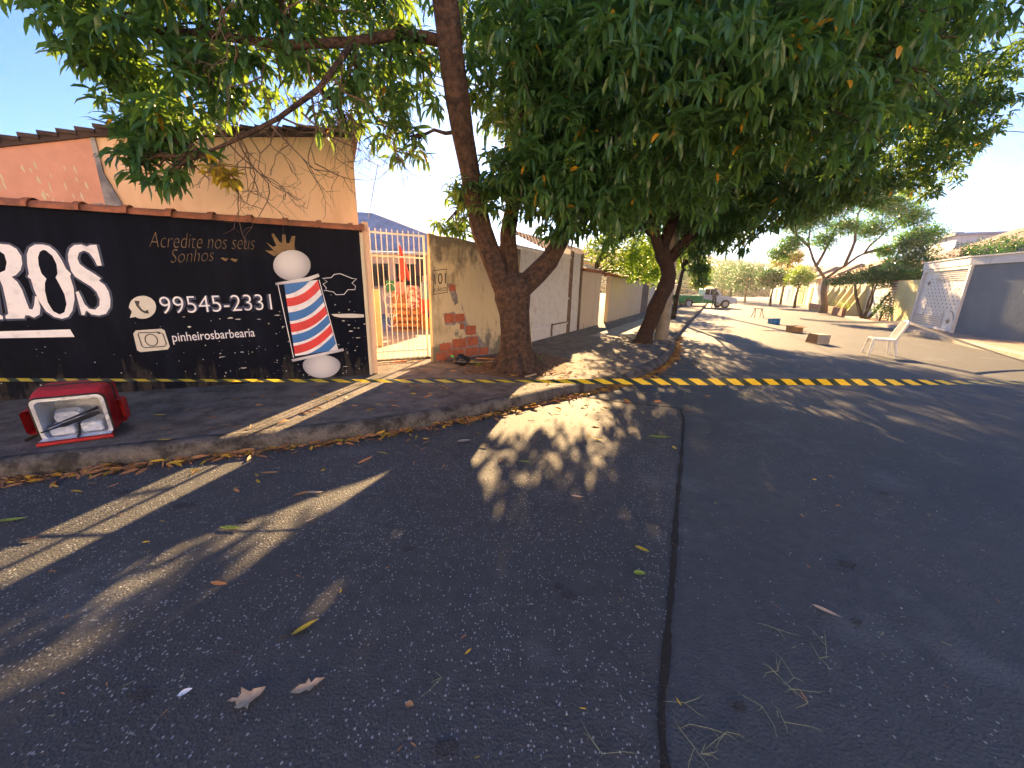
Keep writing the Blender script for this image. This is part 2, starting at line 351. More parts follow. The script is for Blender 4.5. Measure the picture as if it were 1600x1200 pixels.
# right pavement
RK = [(10.6, 5.1), (13.07, 9.57), (15.73, 14.38), (23.3, 28.2), (44, 66), (70, 113)]
mb = MB(); n = len(RK); vs = []
for d, z in ((0, 0), (-.01, .10), (-.04, .135), (-.14, .15), (-9, .15)):
    vs += [(*p, z) for p in offs(RK, d)]
mb.add(vs, [(j*n+i, j*n+i+1, (j+1)*n+i+1, (j+1)*n+i) for j in range(4) for i in range(n-1)], 0)
mb.m = [1 if k >= 3*(n-1) else 0 for k in range(4*(n-1))]
tag(mb.build('sidewalk_right', [M['concrete'], M['walk_right']]), kind='structure')

# ------------------------------------------------------------ leaves
def leaf_mesh(P, AZ, EL, LEN, WID, DROOP, fold=.25):
    """N leaves as one vertex/face array; each leaf 8 verts, 6 faces"""
    n = len(P); t = np.array([0, .36, .74, 1.0])
    cen = np.zeros((n, 4, 3)); cen[:, 0] = P; el = EL.copy(); dirs = []
    for k in range(3):
        d = np.stack([np.cos(el)*np.sin(AZ), np.cos(el)*np.cos(AZ), np.sin(el)], 1); dirs.append(d)
        cen[:, k+1] = cen[:, k]+d*(LEN*(t[k+1]-t[k]))[:, None]; el = el-DROOP
    side = np.stack([np.cos(AZ), -np.sin(AZ), np.zeros(n)], 1)
    rl = RNG.uniform(-.9, .9, n)
    V = np.zeros((n, 8, 3)); V[:, 0] = cen[:, 0]; V[:, 7] = cen[:, 3]
    for k, wf in ((1, 1.0), (2, .78)):
        up = np.cross(side, dirs[k-1]); s2 = side*np.cos(rl)[:, None]+up*np.sin(rl)[:, None]; u2 = np.cross(s2, dirs[k-1])
        hw = (WID*.5*wf)[:, None]; b = 1+(k-1)*3
        V[:, b] = cen[:, k]-s2*hw+u2*hw*fold; V[:, b+1] = cen[:, k]; V[:, b+2] = cen[:, k]+s2*hw+u2*hw*fold
    quads = np.array([[1, 2, 5, 4], [2, 3, 6, 5]]); tris = np.array([[0, 2, 1], [0, 3, 2], [4, 5, 7], [5, 6, 7]])
    return V.reshape(-1, 3), (np.arange(n)*8), quads, tris
def leaf_object(name, m, args, parent=None, origin=(0, 0, 0)):
    V, base, Q, T = leaf_mesh(*args); V = V-np.array(origin); n = len(base)
    me = bpy.data.meshes.new(name); me.vertices.add(len(V)); me.vertices.foreach_set('co', V.ravel().astype(np.float32))
    q = (base[:, None, None]+Q[None]).reshape(-1); tr = (base[:, None, None]+T[None]).reshape(-1)
    me.loops.add(len(q)+len(tr)); me.loops.foreach_set('vertex_index', np.concatenate([q, tr]).astype(np.int32))
    nq, nt_ = len(q)//4, len(tr)//3; me.polygons.add(nq+nt_)
    me.polygons.foreach_set('loop_start', np.concatenate([np.arange(nq)*4, nq*4+np.arange(nt_)*3]).astype(np.int32))
    me.polygons.foreach_set('use_smooth', np.ones(nq+nt_, bool))
    me.materials.append(m); me.update(calc_edges=True); me.validate()
    o = bpy.data.objects.new(name, me); link(o, parent); return o
def clump_leaves(clumps, per, L=(.15, .24), W=.042, cl=10, el=(-1.1, .35), droop=.35, spread=.03, flat=.85):
    """clumps: (x,y,z,r,density). returns leaf arrays, plus the tip centres"""
    Ps = []; 
    for c in clumps:
        x, y, z, r = c[:4]; dn = c[4] if len(c) > 4 else 1
        n = max(3, int(per*dn*r*r)); d = RNG.normal(size=(n, 3)); d /= np.linalg.norm(d, axis=1)[:, None]
        rr = r*RNG.uniform(0, 1, n)**(1/2.4); wob = 1+.22*np.sin(d[:, 0]*5+x*3)*np.cos(d[:, 2]*4+z*5+y)
        Ps.append(np.array([x, y, z])+d*(rr*wob)[:, None]*np.array([1, 1, flat]))
    tips = np.concatenate(Ps); N = len(tips); P = np.repeat(tips, cl, 0); n = len(P)
    P = P+RNG.normal(size=(n, 3))*spread
    az = RNG.uniform(0, 2*np.pi, N).repeat(cl)+np.tile(np.arange(cl)*2*np.pi/cl*1.62, N)+RNG.normal(size=n)*.25
    base_el = RNG.uniform(el[0]*.7, el[1], N).repeat(cl)
    e = np.clip(base_el+RNG.normal(size=n)*.35, -1.5, .9)
    ln = RNG.uniform(*L, n); wd = W*RNG.uniform(.75, 1.2, n)
    return (P, az, e, ln, wd, RNG.uniform(.5, 1.4, n)*droop), tips
def bez(a, b, sag=0, k=6, jit=.04):
    a, b = Vector(a), Vector(b); out = []
    for i in range(k+1):
        t = i/k; p = a.lerp(b, t); p.z += sag*4*t*(1-t)
        if 0 < i < k: p += Vector((random.uniform(-1, 1), random.uniform(-1, 1), random.uniform(-1, 1)))*jit
        out.append(p)
    return out
def taper(r0, r1, k): return [r0+(r1-r0)*i/(k-1) for i in range(k)]
def limbs_to(mb, starts, clumps, r0=.06, r1=.012, sag=.15, mi=0):
    for c in clumps:
        q = Vector(c[:3]); s = min(starts, key=lambda p: (Vector(p)-q).length); d = (Vector(s)-q).length
        path = bez(s, q, sag*d*.5, 6, .05*d/1.5); mb.tube(path, taper(r0*min(1, .4+d*.3), r1, 7), 7, mi)
        for _ in range(4):
            a = path[random.choice((3, 4, 5))]; rr = c[3]
            b = q+Vector((random.gauss(0, 1), random.gauss(0, 1), random.gauss(-.1, .8)))*rr*.55
            mb.tube(bez(a, b, .05, 4, .05), taper(r1*1.2, .004, 5), 5, mi)
def twigs(mb, root, d, length, depth, r, spread=.7):
    p = Vector(root); pts = [p.copy()]; d = Vector(d).normalized(); k = 4
    for i in range(k):
        d = (d+Vector((random.gauss(0, .28), random.gauss(0, .28), random.gauss(-.03, .25)))).normalized(); p = p+d*length/k; pts.append(p.copy())
        if depth > 0 and i >= 1 and random.random() < .85:
            d2 = (d+Vector((random.gauss(0, spread), random.gauss(0, spread), random.gauss(-.15, spread)))).normalized()
            twigs(mb, p, d2, length*.62, depth-1, r*.6, spread)
    mb.tube(pts, taper(r, r*.45, len(pts)), 4)

# ---- first mango tree
def pull(c):
    k = 1-.15*max(0, min(1, (-c[0]-1.3)/1.0)); return (c[0]*k, c[1]*k, 1.55+(c[2]-1.55)*k)+tuple(x*(k if i == 0 else 1) for i, x in enumerate(c[3:]))
t1 = empty('mango_tree', (.06, 6.39, .15), 'large mango tree with thick forked trunk rooted in the corner pavement beside the 101 wall', 'tree', 'mango trees on the left pavement')
mb = MB()
tr = [(.10, 6.39, .05), (.08, 6.39, .18), (.07, 6.39, .32), (.06, 6.39, .55), (.04, 6.39, .85), (.01, 6.4, 1.12), (-.02, 6.4, 1.35), (-.03, 6.42, 1.55), (-.02, 6.45, 1.75)]
mb.tube(tr, [.46, .37, .31, .275, .25, .25, .28, .27, .18], 28, wob=.22)
for a in range(7):
    an = a*.9+.3; mb.tube([(.08+math.cos(an)*.2, 6.39+math.sin(an)*.2, .42), (.08+math.cos(an)*.36, 6.39+math.sin(an)*.36, .2), (.08+math.cos(an)*.62, 6.39+math.sin(an)*.62, .10)], [.11, .09, .03], 8, wob=.3)
L1 = [(-.06, 6.4, 1.25), (-.2, 6.4, 1.6), (-.35, 6.4, 1.92), (-.53, 6.3, 2.38), (-.60, 6.15, 2.75), (-.66, 6.0, 3.11), (-.72, 5.75, 3.5), (-.76, 5.5, 3.85), (-.80, 5.3, 4.2), (-.83, 5.1, 4.6), (-.9, 5.0, 5.4)]
mb.tube(L1, [.16, .17, .16, .155, .15, .15, .15, .15, .145, .14, .1], 18, wob=.18)
L2 = [(0.0, 6.45, 1.3), (.15, 6.5, 1.55), (.39, 6.6, 1.79), (.6, 6.7, 2.0), (.74, 6.8, 2.25), (.88, 6.95, 2.7), (1.05, 7.05, 3.4), (1.3, 7.2, 4.14), (1.5, 7.2, 5.0)]
mb.tube(L2, [.15, .17, .165, .16, .15, .14, .13, .11, .07], 16, wob=.18)
L3 = [(-.03, 6.5, 1.4), (-.10, 6.65, 1.9), (-.12, 6.7, 2.4), (0, 6.6, 3.1), (.1, 6.3, 3.9), (.2, 6.0, 5.0)]
mb.tube(L3, [.15, .15, .13, .11, .1, .06], 14, wob=.18)
L4 = [(1.0, 7.0, 3.1), (1.5, 6.4, 3.9), (2.0, 5.7, 4.2), (2.7, 5.2, 4.3), (3.6, 5.0, 4.5), (4.6, 5.2, 5.0)]
mb.tube(L4, [.11, .1, .09, .08, .06, .03], 10, wob=.1)
L5 = [(-.8, 5.3, 4.3), (-1.4, 5.5, 4.5), (-2.1, 5.7, 4.5), (-2.9, 5.5, 4.35), (-3.7, 5.2, 4.3), (-4.5, 5.0, 4.2)]
L5 = [pull(c) for c in L5]; mb.tube(L5, [.07, .06, .05, .045, .035, .02], 10, wob=.1)
L6 = [(-2.1, 5.7, 4.5), (-2.5, 5.5, 3.9), (-2.9, 5.2, 3.45), (-3.3, 5.0, 3.15), (-3.7, 4.9, 2.95)]
L6 = [pull(c) for c in L6]; mb.tube(L6, [.035, .028, .022, .018, .01], 8, wob=.1)
C1 = [(-.06, 6.1, 2.95, .62, 1.0), (.48, 6.3, 3.7, .95), (-.05, 5.9, 4.5, .95), (1.05, 5.4, 4.35, 1.0), (1.3, 5.9, 2.95, .85), (.8, 6.5, 2.8, .62), (-.62, 6.1, 2.85, .42, .8),
      (.45, 5.9, 3.3, .8), (1.0, 6.4, 5.0, 1.3), (.2, 6.6, 5.6, 1.3),
      (-1.92, 6.1, 4.4, .75, .55), (-1.87, 6.1, 5.2, .8, .7), (-1.56, 6.0, 3.55, .42, .55), (-1.3, 5.9, 4.2, .6, .5), (-2.79, 5.8, 4.8, .8, .5), (-3.6, 5.3, 4.45, .75, 1.1), (-4.35, 5.0, 4.3, .65, 1.1), (-4.9, 4.9, 4.45, .42, .9),
      (-4.5, 5.15, 3.7, .5, 1.3), (-4.75, 5.0, 4.0, .4, 1.2), (-4.4, 5.1, 3.2, .34, 1.2), (-4.45, 4.95, 2.85, .22, 1.2), (-4.0, 5.05, 3.25, .42, 1.1), (-4.05, 4.9, 2.75, .2, 1), (-3.55, 5.1, 3.8, .5, 1), (-3.0, 5.7, 4.3, .6, .4), (-2.38, 6.0, 3.75, .5, .3), (-2.2, 6.0, 4.1, .6, .4), (-1.05, 7.5, 2.60, .2, 1.2), (-1.3, 7.5, 2.66, .2, 1.2), (-.95, 7.2, 3.05, .28, 1), (-.6, 7.2, 3.15, .3, 1), (-2.9, 5.6, 5.5, 1.0, 1),
      (1.8, 4.7, 3.85, .95), (2.4, 5.5, 3.3, .85), (2.3, 4.3, 3.95, .8), (3.3, 5.1, 3.55, .8), (3.7, 4.9, 4.3, .8), (5.06, 5.5, 4.9, .75, .9), (4.3, 5.3, 3.95, .6, .9), (2.9, 5.2, 4.6, 1.2), (1.9, 5.6, 4.8, 1.2), (4.6, 5.6, 5.4, 1.0)]
C1 = [pull(c) for c in C1]
starts = [Vector(p) for p in L1[5:]+L2[5:]+L3[3:]+L4+L5+L6]
limbs_to(mb, starts, C1, .05, .011)
for k in range(7): mb.tube(bez(L1[5+k % 4], L1[7+k % 3]+Vector((random.uniform(-.2, .2), -.2, -.9)) if False else Vector(L1[4+k % 3])+Vector((.16, -.16, -random.uniform(.1, .6))), .1, 5, .06), taper(.008, .003, 6), 4)
trunk1 = mb.build('trunk', M['bark'], t1, smooth=True)
mb = MB()
for (root, d, ln, dep) in [((-3.3, 5.0, 3.2), (.4, -.1, -.5), .7, 3), ((-3.0, 5.2, 3.4), (.5, 0, -.4), .7, 3), ((-2.9, 5.3, 3.5), (-.2, -.1, -.9), .7, 3), ((-2.6, 5.5, 3.8), (.3, 0, -1), .8, 3), ((-2.7, 5.4, 3.6), (.9, -.1, -.5), .8, 3), ((-3.5, 5.0, 3.3), (.7, .1, -.9), .75, 3), ((-2.4, 5.6, 3.9), (.5, 0, -.7), .8, 3), ((-3.2, 5.0, 3.9), (.3, -.2, .2), .8, 3), ((-3.5, 5.1, 3.6), (.2, -.2, -.6), .7, 3), ((-2.5, 5.5, 4.2), (-.5, -.3, 0), .9, 3), ((-3.7, 4.9, 2.95), (.7, 0, -.2), .6, 3), ((-2.2, 5.6, 4.3), (0, -.2, -.8), .8, 3), ((-2.9, 5.3, 3.5), (.9, -.1, .1), .8, 3), ((-2.6, 5.5, 4.3), (.1, -.2, -.8), 1.0, 3), ((-3.1, 5.3, 4.2), (.3, -.2, -.7), 1.0, 3), ((-2.0, 5.6, 4.4), (-.2, -.2, -.9), 1.0, 3), ((-2.9, 5.4, 4.5), (.6, -.3, .2), 1.0, 3), ((-2.3, 5.5, 4.0), (.6, 0, -.6), .9, 3), ((-3.3, 5.0, 4.6), (.6, -.3, -.2), .9, 3)]:
    twigs(mb, pull(root), d, ln*.85, dep, .011)
mb.build('bare_twigs', M['twig'], t1)
args, tips = clump_leaves(C1, 215, L=(.12, .29), W=.046, el=(-1.35, .2))
print('T1 leaves', len(args[0]))
leaf_object('crown', M['mango'], args, t1, t1.location)
args, _ = clump_leaves([(-2.95, 4.2, 2.60, .12, 1), (-2.90, 4.2, 2.53, .08, 1)], 500, L=(.12, .18), cl=7)
leaf_object('yellow_spray', leafmat('yellow_spray', (.35, .30, .03), (.62, .42, .02), (.7, .5, .03), .4), args, t1, t1.location)['label'] = 'small hanging spray of yellowing leaves in front of the peach wall'

# ---- second mango tree
t2 = empty('mango_tree', (3.53, 10.2, .15), 'dark leaning mango tree with crooked trunk beside the concrete pole', 'tree', 'mango trees on the left pavement')
mb = MB()
T2 = [(3.5, 10.2, .06), (3.53, 10.2, .2), (3.58, 10.2, .45), (3.69, 10.2, .76), (3.72, 10.15, 1.05), (3.80, 10.1, 1.34), (3.92, 10.1, 1.65), (3.96, 10.1, 1.91), (3.88, 10.1, 2.15), (3.74, 10.1, 2.37), (3.7, 10.05, 2.6)]
mb.tube(T2, [.33, .24, .20, .185, .21, .175, .19, .175, .175, .19, .16], 22, wob=.25)
La = [(3.74, 10.1, 2.35), (3.5, 10.0, 2.75), (3.2, 9.8, 3.4), (2.8, 9.6, 4.4), (2.5, 9.3, 5.6)]
Lb = [(3.85, 10.1, 2.2), (4.15, 10.0, 2.6), (4.6, 9.8, 3.3), (5.4, 9.4, 4.1), (6.4, 9, 4.8), (7.8, 8.9, 5.3), (9.0, 9, 5.2)]
Lc = [(3.7, 10.05, 2.6), (3.9, 9.8, 3.5), (4.3, 9.4, 4.6), (4.7, 9, 6)]
for l, r in ((La, .16), (Lb, .15), (Lc, .15)): mb.tube(l, taper(r, .05, len(l)), 12, wob=.15)
C2 = [(2.77, 9.6, 4.5, 1.3), (4.2, 9.4, 3.75, 1.0), (5.5, 9.4, 3.6, .9), (6.3, 8.6, 4.5, 1.2), (5.3, 10.0, 3.05, .65), (4.6, 9.9, 3.0, .6), (7.5, 8.8, 5.4, 1.1, .9), (2.45, 9.2, 6.0, 1.6), (4.7, 8.8, 6.3, 1.6), (3.3, 9.6, 3.6, .7), (4.4, 8.9, 5.0, 1.3), (6.3, 9.2, 3.6, .6),
      (7.2, 9.3, 4.1, .7, .8), (6.8, 8.6, 6.3, 1.3), (8.7, 9.2, 5.9, 1.0, .7),
      (4.6, 12, 3.7, .9, .8), (5.6, 12.5, 3.9, .9, .8), (6.6, 12, 4.1, .9, .8), (7.5, 12.5, 4.4, .9, .8), (5, 12.5, 5, 1.2, .8), (7, 12, 5.3, 1.2, .8), (8.6, 12.5, 4.7, .9, .8), (3.6, 12.2, 5.2, 1.1, .8), (2.9, 11.1, 3.3, .5, 1),
      (.65, 10.6, 4.4, 1.0, 1), (1.5, 10.6, 4.1, 1.1, 1), (1.0, 10.4, 5.6, 1.5, .9), (-.1, 10.2, 5.5, .8, .8), (2.4, 11.2, 4.2, 1.1, 1), (3.4, 11.3, 3.9, .9, 1)]
Ld = [(3.4, 10.0, 2.9), (2.6, 10.4, 3.6), (1.4, 10.6, 4.1), (.3, 10.5, 4.5)]
mb.tube(Ld, taper(.12, .04, 4), 10, wob=.1)
starts = [Vector(p) for p in La[1:]+Lb[1:]+Lc[1:]+Ld]
limbs_to(mb, starts, C2, .06, .014)
mb.build('trunk', M['bark_dark'], t2, smooth=True)
args, _ = clump_leaves(C2, 170, L=(.19, .30), W=.055, el=(-1.3, .15))
print('T2 leaves', len(args[0]))
leaf_object('crown', M['mango2'], args, t2, t2.location)

args, _ = clump_leaves([(8.6, 9.1, 4.6, .75, 1), (9.3, 9.1, 5.1, .8, .9), (9.6, 9.1, 5.9, .7, .6), (8.3, 9.6, 3.95, .55, .9), (9.2, 9.4, 4.1, .55, .9), (7.6, 9.6, 4.0, .7, 1), (7.0, 9.8, 3.6, .5, .9), (9.7, 9.3, 4.7, .4, .8)], 330, L=(.13, .22), W=.04)
leaf_object('hanging_foliage', M['mango2'], args, t2, t2.location)

def small_tree(name, base, label, cat, group, trunk, tr_r, clumps, per, lm, bark, L, W, cl=8, flat=.85, el=(-1., .6), lim=(.05, .01)):
    t = empty(name, base, label, cat, group); mb = MB(); T = [Vector(p) for p in trunk]
    mb.tube(T, taper(tr_r, tr_r*.6, len(T)), 10, wob=.15)
    limbs_to(mb, [T[-1], T[len(T)//2+1]] if len(T) > 2 else [T[-1]], clumps, *lim)
    mb.build('trunk', bark, t, smooth=True)
    a, _ = clump_leaves(clumps, per, L=L, W=W, cl=cl, flat=flat, el=el, droop=.2, spread=L[1]*.4)
    leaf_object('crown', lm, a, t, base); return t
# fine-leaved tree that shows through at the upper right, its trunk on the far pavement beyond the road
small_tree('weeping_tree', (8.0, 19.2, .15), 'fine leaved drooping tree hanging beside the second utility pole', 'tree', None,
           [(8.0, 19.2, .15), (8.0, 19.1, 1.2), (8.1, 19, 2.5)] , .12,
           [(8.3, 18, 3.3, .55, 2.2), (8.4, 18.0, 2.5, .5, 2.4), (8.5, 17.9, 1.95, .35, 2.4), (7.9, 18.3, 4.2, 1.1, 1), (9.0, 18, 4.2, 1.0, 1), (10.1, 18.4, 4.7, 1.0, 1), (8.4, 18.4, 5.6, 1.6, .8), (10.0, 18.4, 5.9, 1.3, .8), (6.8, 18.4, 5.0, 1.2, .8), (11.2, 18.6, 5.6, .9, .8), (9.2, 18.4, 7.2, 1.4, .7)], 300, M['mango2'], M['bark_dark'], (.12, .22), .04, el=(-1.3, -.2))
# ------------------------------------------------------------ barber shop wall with its mural
FB = Fr(-2.26, 5.83, 65.3)
bw = empty('painted_wall', tuple(FB.p(0, 0, .15)), 'black painted boundary wall with a hand painted barber mural and phone number under clay coping tiles', 'wall')
mb = MB(); FB.box(mb, -9, 0, -.16, 0, .0, 2.29); mb.build('wall_panel', M['black_paint'], bw)
mb = MB(); FB.box(mb, 0.002, .045, -.17, .004, .0, 2.26); mb.build('end_render', M['cream'], bw)
# ridge tiles: half pipes laid end to end with a collar at each joint
mb = MB(); s = -9.0
while s < -.02:
    e = min(s+.405, .06); k = 10
    def arc(ss, r, dz=0, tilt=0): return [FB.p(ss, -.075+math.cos(a)*r*1.15, 2.275+math.sin(a)*r*.75+dz) for a in [math.pi*j/k for j in range(k+1)]]
    dz = random.uniform(-.004, .008)
    for a0, a1, r0, r1 in ((s, e-.03, .115, .125), (e-.05, e+.012, .145, .15)):
        A, B = arc(a0, r0, dz), arc(a1, r1, dz); A2, B2 = arc(a0, r0-.014, dz), arc(a1, r1-.014, dz); b = k+1
        mb.add(A+B+A2+B2, [(j, j+1, b+j+1, b+j) for j in range(k)]+[(2*b+j+1, 2*b+j, 3*b+j, 3*b+j+1) for j in range(k)]+[(b+j, b+j+1, 3*b+j+1, 3*b+j) for j in range(k)]+[(j+1, j, 2*b+j, 2*b+j+1) for j in range(k)]+[(0, b, 3*b, 2*b), (k, 2*b+k, 3*b+k, b+k)])
    s = e
mb.build('coping_tiles', M['tile'], bw, smooth=False)
MUR={
'S':[(-2.865,1.92),(-2.863,1.689),(-2.902,1.687),(-2.916,1.758),(-2.944,1.827),(-2.987,1.851),(-3.033,1.823),(-3.058,1.76),(-3.05,1.699),(-3.006,1.647),(-2.947,1.595),(-2.898,1.542),(-2.92,1.514),(-2.879,1.469),(-2.858,1.395),(-2.858,1.302),(-2.878,1.207),(-2.928,1.131),(-2.996,1.109),(-3.057,1.123),(-3.097,1.171),(-3.122,1.115),(-3.146,1.119),(-3.146,1.382),(-3.121,1.392),(-3.108,1.328),(-3.097,1.245),(-3.066,1.189),(-3.018,1.179),(-2.971,1.226),(-2.953,1.301),(-2.966,1.385),(-3.002,1.448),(-3.061,1.502),(-3.118,1.558),(-3.138,1.619),(-3.138,1.66),(-3.14,1.73),(-3.128,1.8),(-3.102,1.862),(-3.057,1.905),(-2.995,1.915),(-2.952,1.894),(-2.921,1.913)],
'O':[(-3.311,1.896),(-3.263,1.882),(-3.222,1.83),(-3.194,1.745),(-3.175,1.641),(-3.145,1.589),(-3.159,1.553),(-3.154,1.428),(-3.171,1.3),(-3.214,1.171),(-3.263,1.098),(-3.321,1.076),(-3.383,1.099),(-3.436,1.164),(-3.47,1.281),(-3.483,1.405),(-3.484,1.518),(-3.504,1.543),(-3.487,1.578),(-3.479,1.681),(-3.46,1.784),(-3.427,1.853),(-3.375,1.892)],
'Oh':[(-3.299,1.834),(-3.259,1.777),(-3.244,1.691),(-3.256,1.586),(-3.281,1.541),(-3.264,1.462),(-3.245,1.354),(-3.25,1.245),(-3.285,1.153),(-3.331,1.126),(-3.377,1.163),(-3.402,1.263),(-3.399,1.388),(-3.381,1.477),(-3.359,1.526),(-3.386,1.581),(-3.39,1.668),(-3.379,1.754),(-3.353,1.814),(-3.323,1.838)],
'R':[(-3.823,1.87),(-3.645,1.881),(-3.574,1.877),(-3.528,1.838),(-3.507,1.764),(-3.517,1.68),(-3.546,1.611),(-3.594,1.558),(-3.629,1.54),(-3.597,1.489),(-3.578,1.403),(-3.572,1.28),(-3.566,1.192),(-3.542,1.183),(-3.52,1.227),(-3.489,1.334),(-3.474,1.325),(-3.472,1.209),(-3.495,1.128),(-3.548,1.093),(-3.587,1.12),(-3.612,1.12),(-3.626,1.085),(-3.771,1.083),(-3.77,1.113),(-3.74,1.14),(-3.728,1.28),(-3.719,1.435),(-3.728,1.529),(-3.759,1.528),(-3.809,1.131),(-3.789,1.11),(-3.796,1.078),(-3.965,1.081),(-3.957,1.116),(-3.924,1.133),(-3.836,1.813),(-3.859,1.836)],
'Rh':[(-3.751,1.802),(-3.662,1.806),(-3.633,1.775),(-3.633,1.692),(-3.663,1.607),(-3.711,1.58),(-3.771,1.578)],
'bar':[(-4.242,0.94),(-3.278,0.952),(-3.257,0.862),(-4.258,0.871)],
'ph':[(-2.683,1.267),(-2.664,1.293),(-2.64,1.315),(-2.613,1.332),(-2.584,1.342),(-2.555,1.346),(-2.527,1.343),(-2.501,1.332),(-2.479,1.316),(-2.462,1.294),(-2.451,1.267),(-2.446,1.237),(-2.448,1.206),(-2.457,1.174),(-2.471,1.144),(-2.492,1.117),(-2.516,1.095),(-2.544,1.078),(-2.573,1.068),(-2.603,1.065),(-2.631,1.069),(-2.657,1.08),(-2.663,1.09),(-2.722,1.077),(-2.688,1.152),(-2.708,1.207)],
'handset':[(-2.617,1.284),(-2.621,1.226),(-2.595,1.171),(-2.569,1.148),(-2.53,1.151)],
'cam':[(-2.692,0.922),(-2.441,0.938),(-2.413,0.915),(-2.395,0.708),(-2.42,0.671),(-2.693,0.65),(-2.722,0.676),(-2.723,0.884)],
'cam2':[(-2.67,0.892),(-2.479,0.896),(-2.435,0.874),(-2.422,0.74),(-2.446,0.712),(-2.645,0.703),(-2.667,0.73),(-2.677,0.868)],
'cam2i':[(-2.658,0.871),(-2.486,0.876),(-2.453,0.861),(-2.438,0.749),(-2.456,0.731),(-2.637,0.723),(-2.651,0.742),(-2.663,0.852)],
'lens':[(-2.562,0.797)],
'lensr':[(-2.502,0.795),(-2.549,0.872)],
'dot':[(-2.473,0.886)],
'num':[(-2.407,1.122),(-1.203,1.169),(-2.372,1.334),(-1.177,1.386)],
'pin':[(-2.353,0.768),(-1.452,0.806),(-2.339,0.851),(-1.441,0.887)],
'acr':[(-2.392,1.921),(-1.298,1.953),(-2.362,2.095),(-1.286,2.044)],
'son':[(-2.214,1.748),(-1.762,1.791),(-2.189,1.904),(-1.748,1.89)],
'hearts':[(-1.657,1.816),(-1.555,1.81)],
'crown':[(-1.097,1.878),(-1.165,1.924),(-1.198,1.951),(-1.135,1.948),(-1.094,1.948),(-1.173,2.057),(-1.101,2.001),(-1.057,2.012),(-1.097,2.157),(-1.071,2.173),(-1.018,2.071),(-0.987,2.053),(-0.974,2.163),(-0.936,2.166),(-0.935,2.056),(-0.901,2.058),(-0.86,2.153),(-0.818,2.156),(-0.842,2.041),(-0.836,1.969),(-0.956,1.962),(-1.047,1.906)],
'sph':[(-0.669,1.779),(-0.68,1.733),(-0.702,1.689),(-0.734,1.649),(-0.774,1.615),(-0.821,1.59),(-0.871,1.573),(-0.923,1.567),(-0.973,1.571),(-1.019,1.584),(-1.058,1.607),(-1.09,1.638),(-1.112,1.676),(-1.123,1.717),(-1.123,1.761),(-1.113,1.806),(-1.092,1.848),(-1.061,1.887),(-1.022,1.92),(-0.978,1.946),(-0.929,1.963),(-0.878,1.97),(-0.829,1.968),(-0.782,1.956),(-0.741,1.934),(-0.707,1.904),(-0.684,1.867),(-0.671,1.825)],
'sphc':[(-0.925,1.807)],
'pl1':[(-1.124,1.53),(-0.72,1.617),(-0.583,1.67),(-0.571,1.63),(-0.715,1.565),(-1.124,1.5)],
'pl2':[(-1.054,0.459),(-0.35,0.588),(-0.343,0.548),(-1.038,0.423)],
'sph2':[(-0.41,0.333),(-0.42,0.288),(-0.444,0.247),(-0.478,0.21),(-0.522,0.181),(-0.574,0.16),(-0.63,0.15),(-0.687,0.149),(-0.743,0.159),(-0.794,0.178),(-0.839,0.206),(-0.875,0.24),(-0.901,0.28),(-0.915,0.323),(-0.916,0.367),(-0.907,0.399),(-0.885,0.429),(-0.853,0.455),(-0.812,0.476),(-0.763,0.491),(-0.71,0.499),(-0.654,0.5),(-0.598,0.493),(-0.545,0.479),(-0.498,0.458),(-0.459,0.432),(-0.43,0.401),(-0.414,0.368)],
'body':[(-1.024,1.528),(-0.602,1.581),(-0.43,0.569),(-0.998,0.503)],
'glass':[(-1.097,1.505),(-0.582,1.582),(-0.425,0.569),(-1.021,0.481)],
'badge':[(-0.538,1.605),(-0.423,1.619),(-0.377,1.665),(-0.301,1.678),(-0.198,1.637),(-0.145,1.615),(-0.084,1.612),(-0.151,1.547),(-0.106,1.506),(-0.118,1.455),(-0.213,1.454),(-0.273,1.384),(-0.381,1.379),(-0.409,1.417),(-0.512,1.438),(-0.499,1.472),(-0.535,1.527),(-0.48,1.562)],
'scr1':[(-0.47,1.1),(-0.34,1.101),(-0.186,1.104),(-0.018,1.09),(-0.023,1.047),(-0.191,1.042),(-0.345,1.047),(-0.43,1.067)],
'scr':[(-1.816,1.053),(-1.701,1.06),(-1.614,1.043),(-1.376,1.04),(-1.27,0.978),(-2.154,0.955),(-0.244,0.938),(-0.113,0.887),(-0.229,0.841),(-0.124,0.74),(-0.316,0.999),(-0.225,1.163),(-0.34,0.304),(-0.3,0.526),(-1.633,0.373),(-1.862,0.541),(-1.628,0.595),(-1.101,0.934),(-1.151,1.092),(-2.192,1.083),(-0.404,1.234),(-0.407,1.083),(-0.017,0.945),(-0.185,0.545)],
}

LAY = .003
def wp(n): return lambda a, b: FB.p(a, n*LAY, b)
def paint(name, loops, m, n=1, parent=bw): mb = MB(); mb.poly(loops, wp(n)); return mb.build(name, m, parent)
def ribbon(mb, pts, wd, n=1, closed=False):
    P = [Vector((a, b, 0)) for a, b in pts]
    if closed: P = P+[P[0]]
    vs = []; N = len(P)
    for i, p in enumerate(P):
        a = P[i-1] if i else (P[-2] if closed else P[0]); b = P[i+1] if i < N-1 else (P[1] if closed else P[-1])
        t = (b-a).normalized(); q = Vector((-t.y, t.x, 0)); ww = wd[i % len(wd)] if hasattr(wd, '__len__') else wd
        vs += [FB.p((p-q*ww/2).x, n*LAY, (p-q*ww/2).y), FB.p((p+q*ww/2).x, n*LAY, (p+q*ww/2).y)]
    return mb.add(vs, [(2*i, 2*i+1, 2*i+3, 2*i+2) for i in range(N-1)])
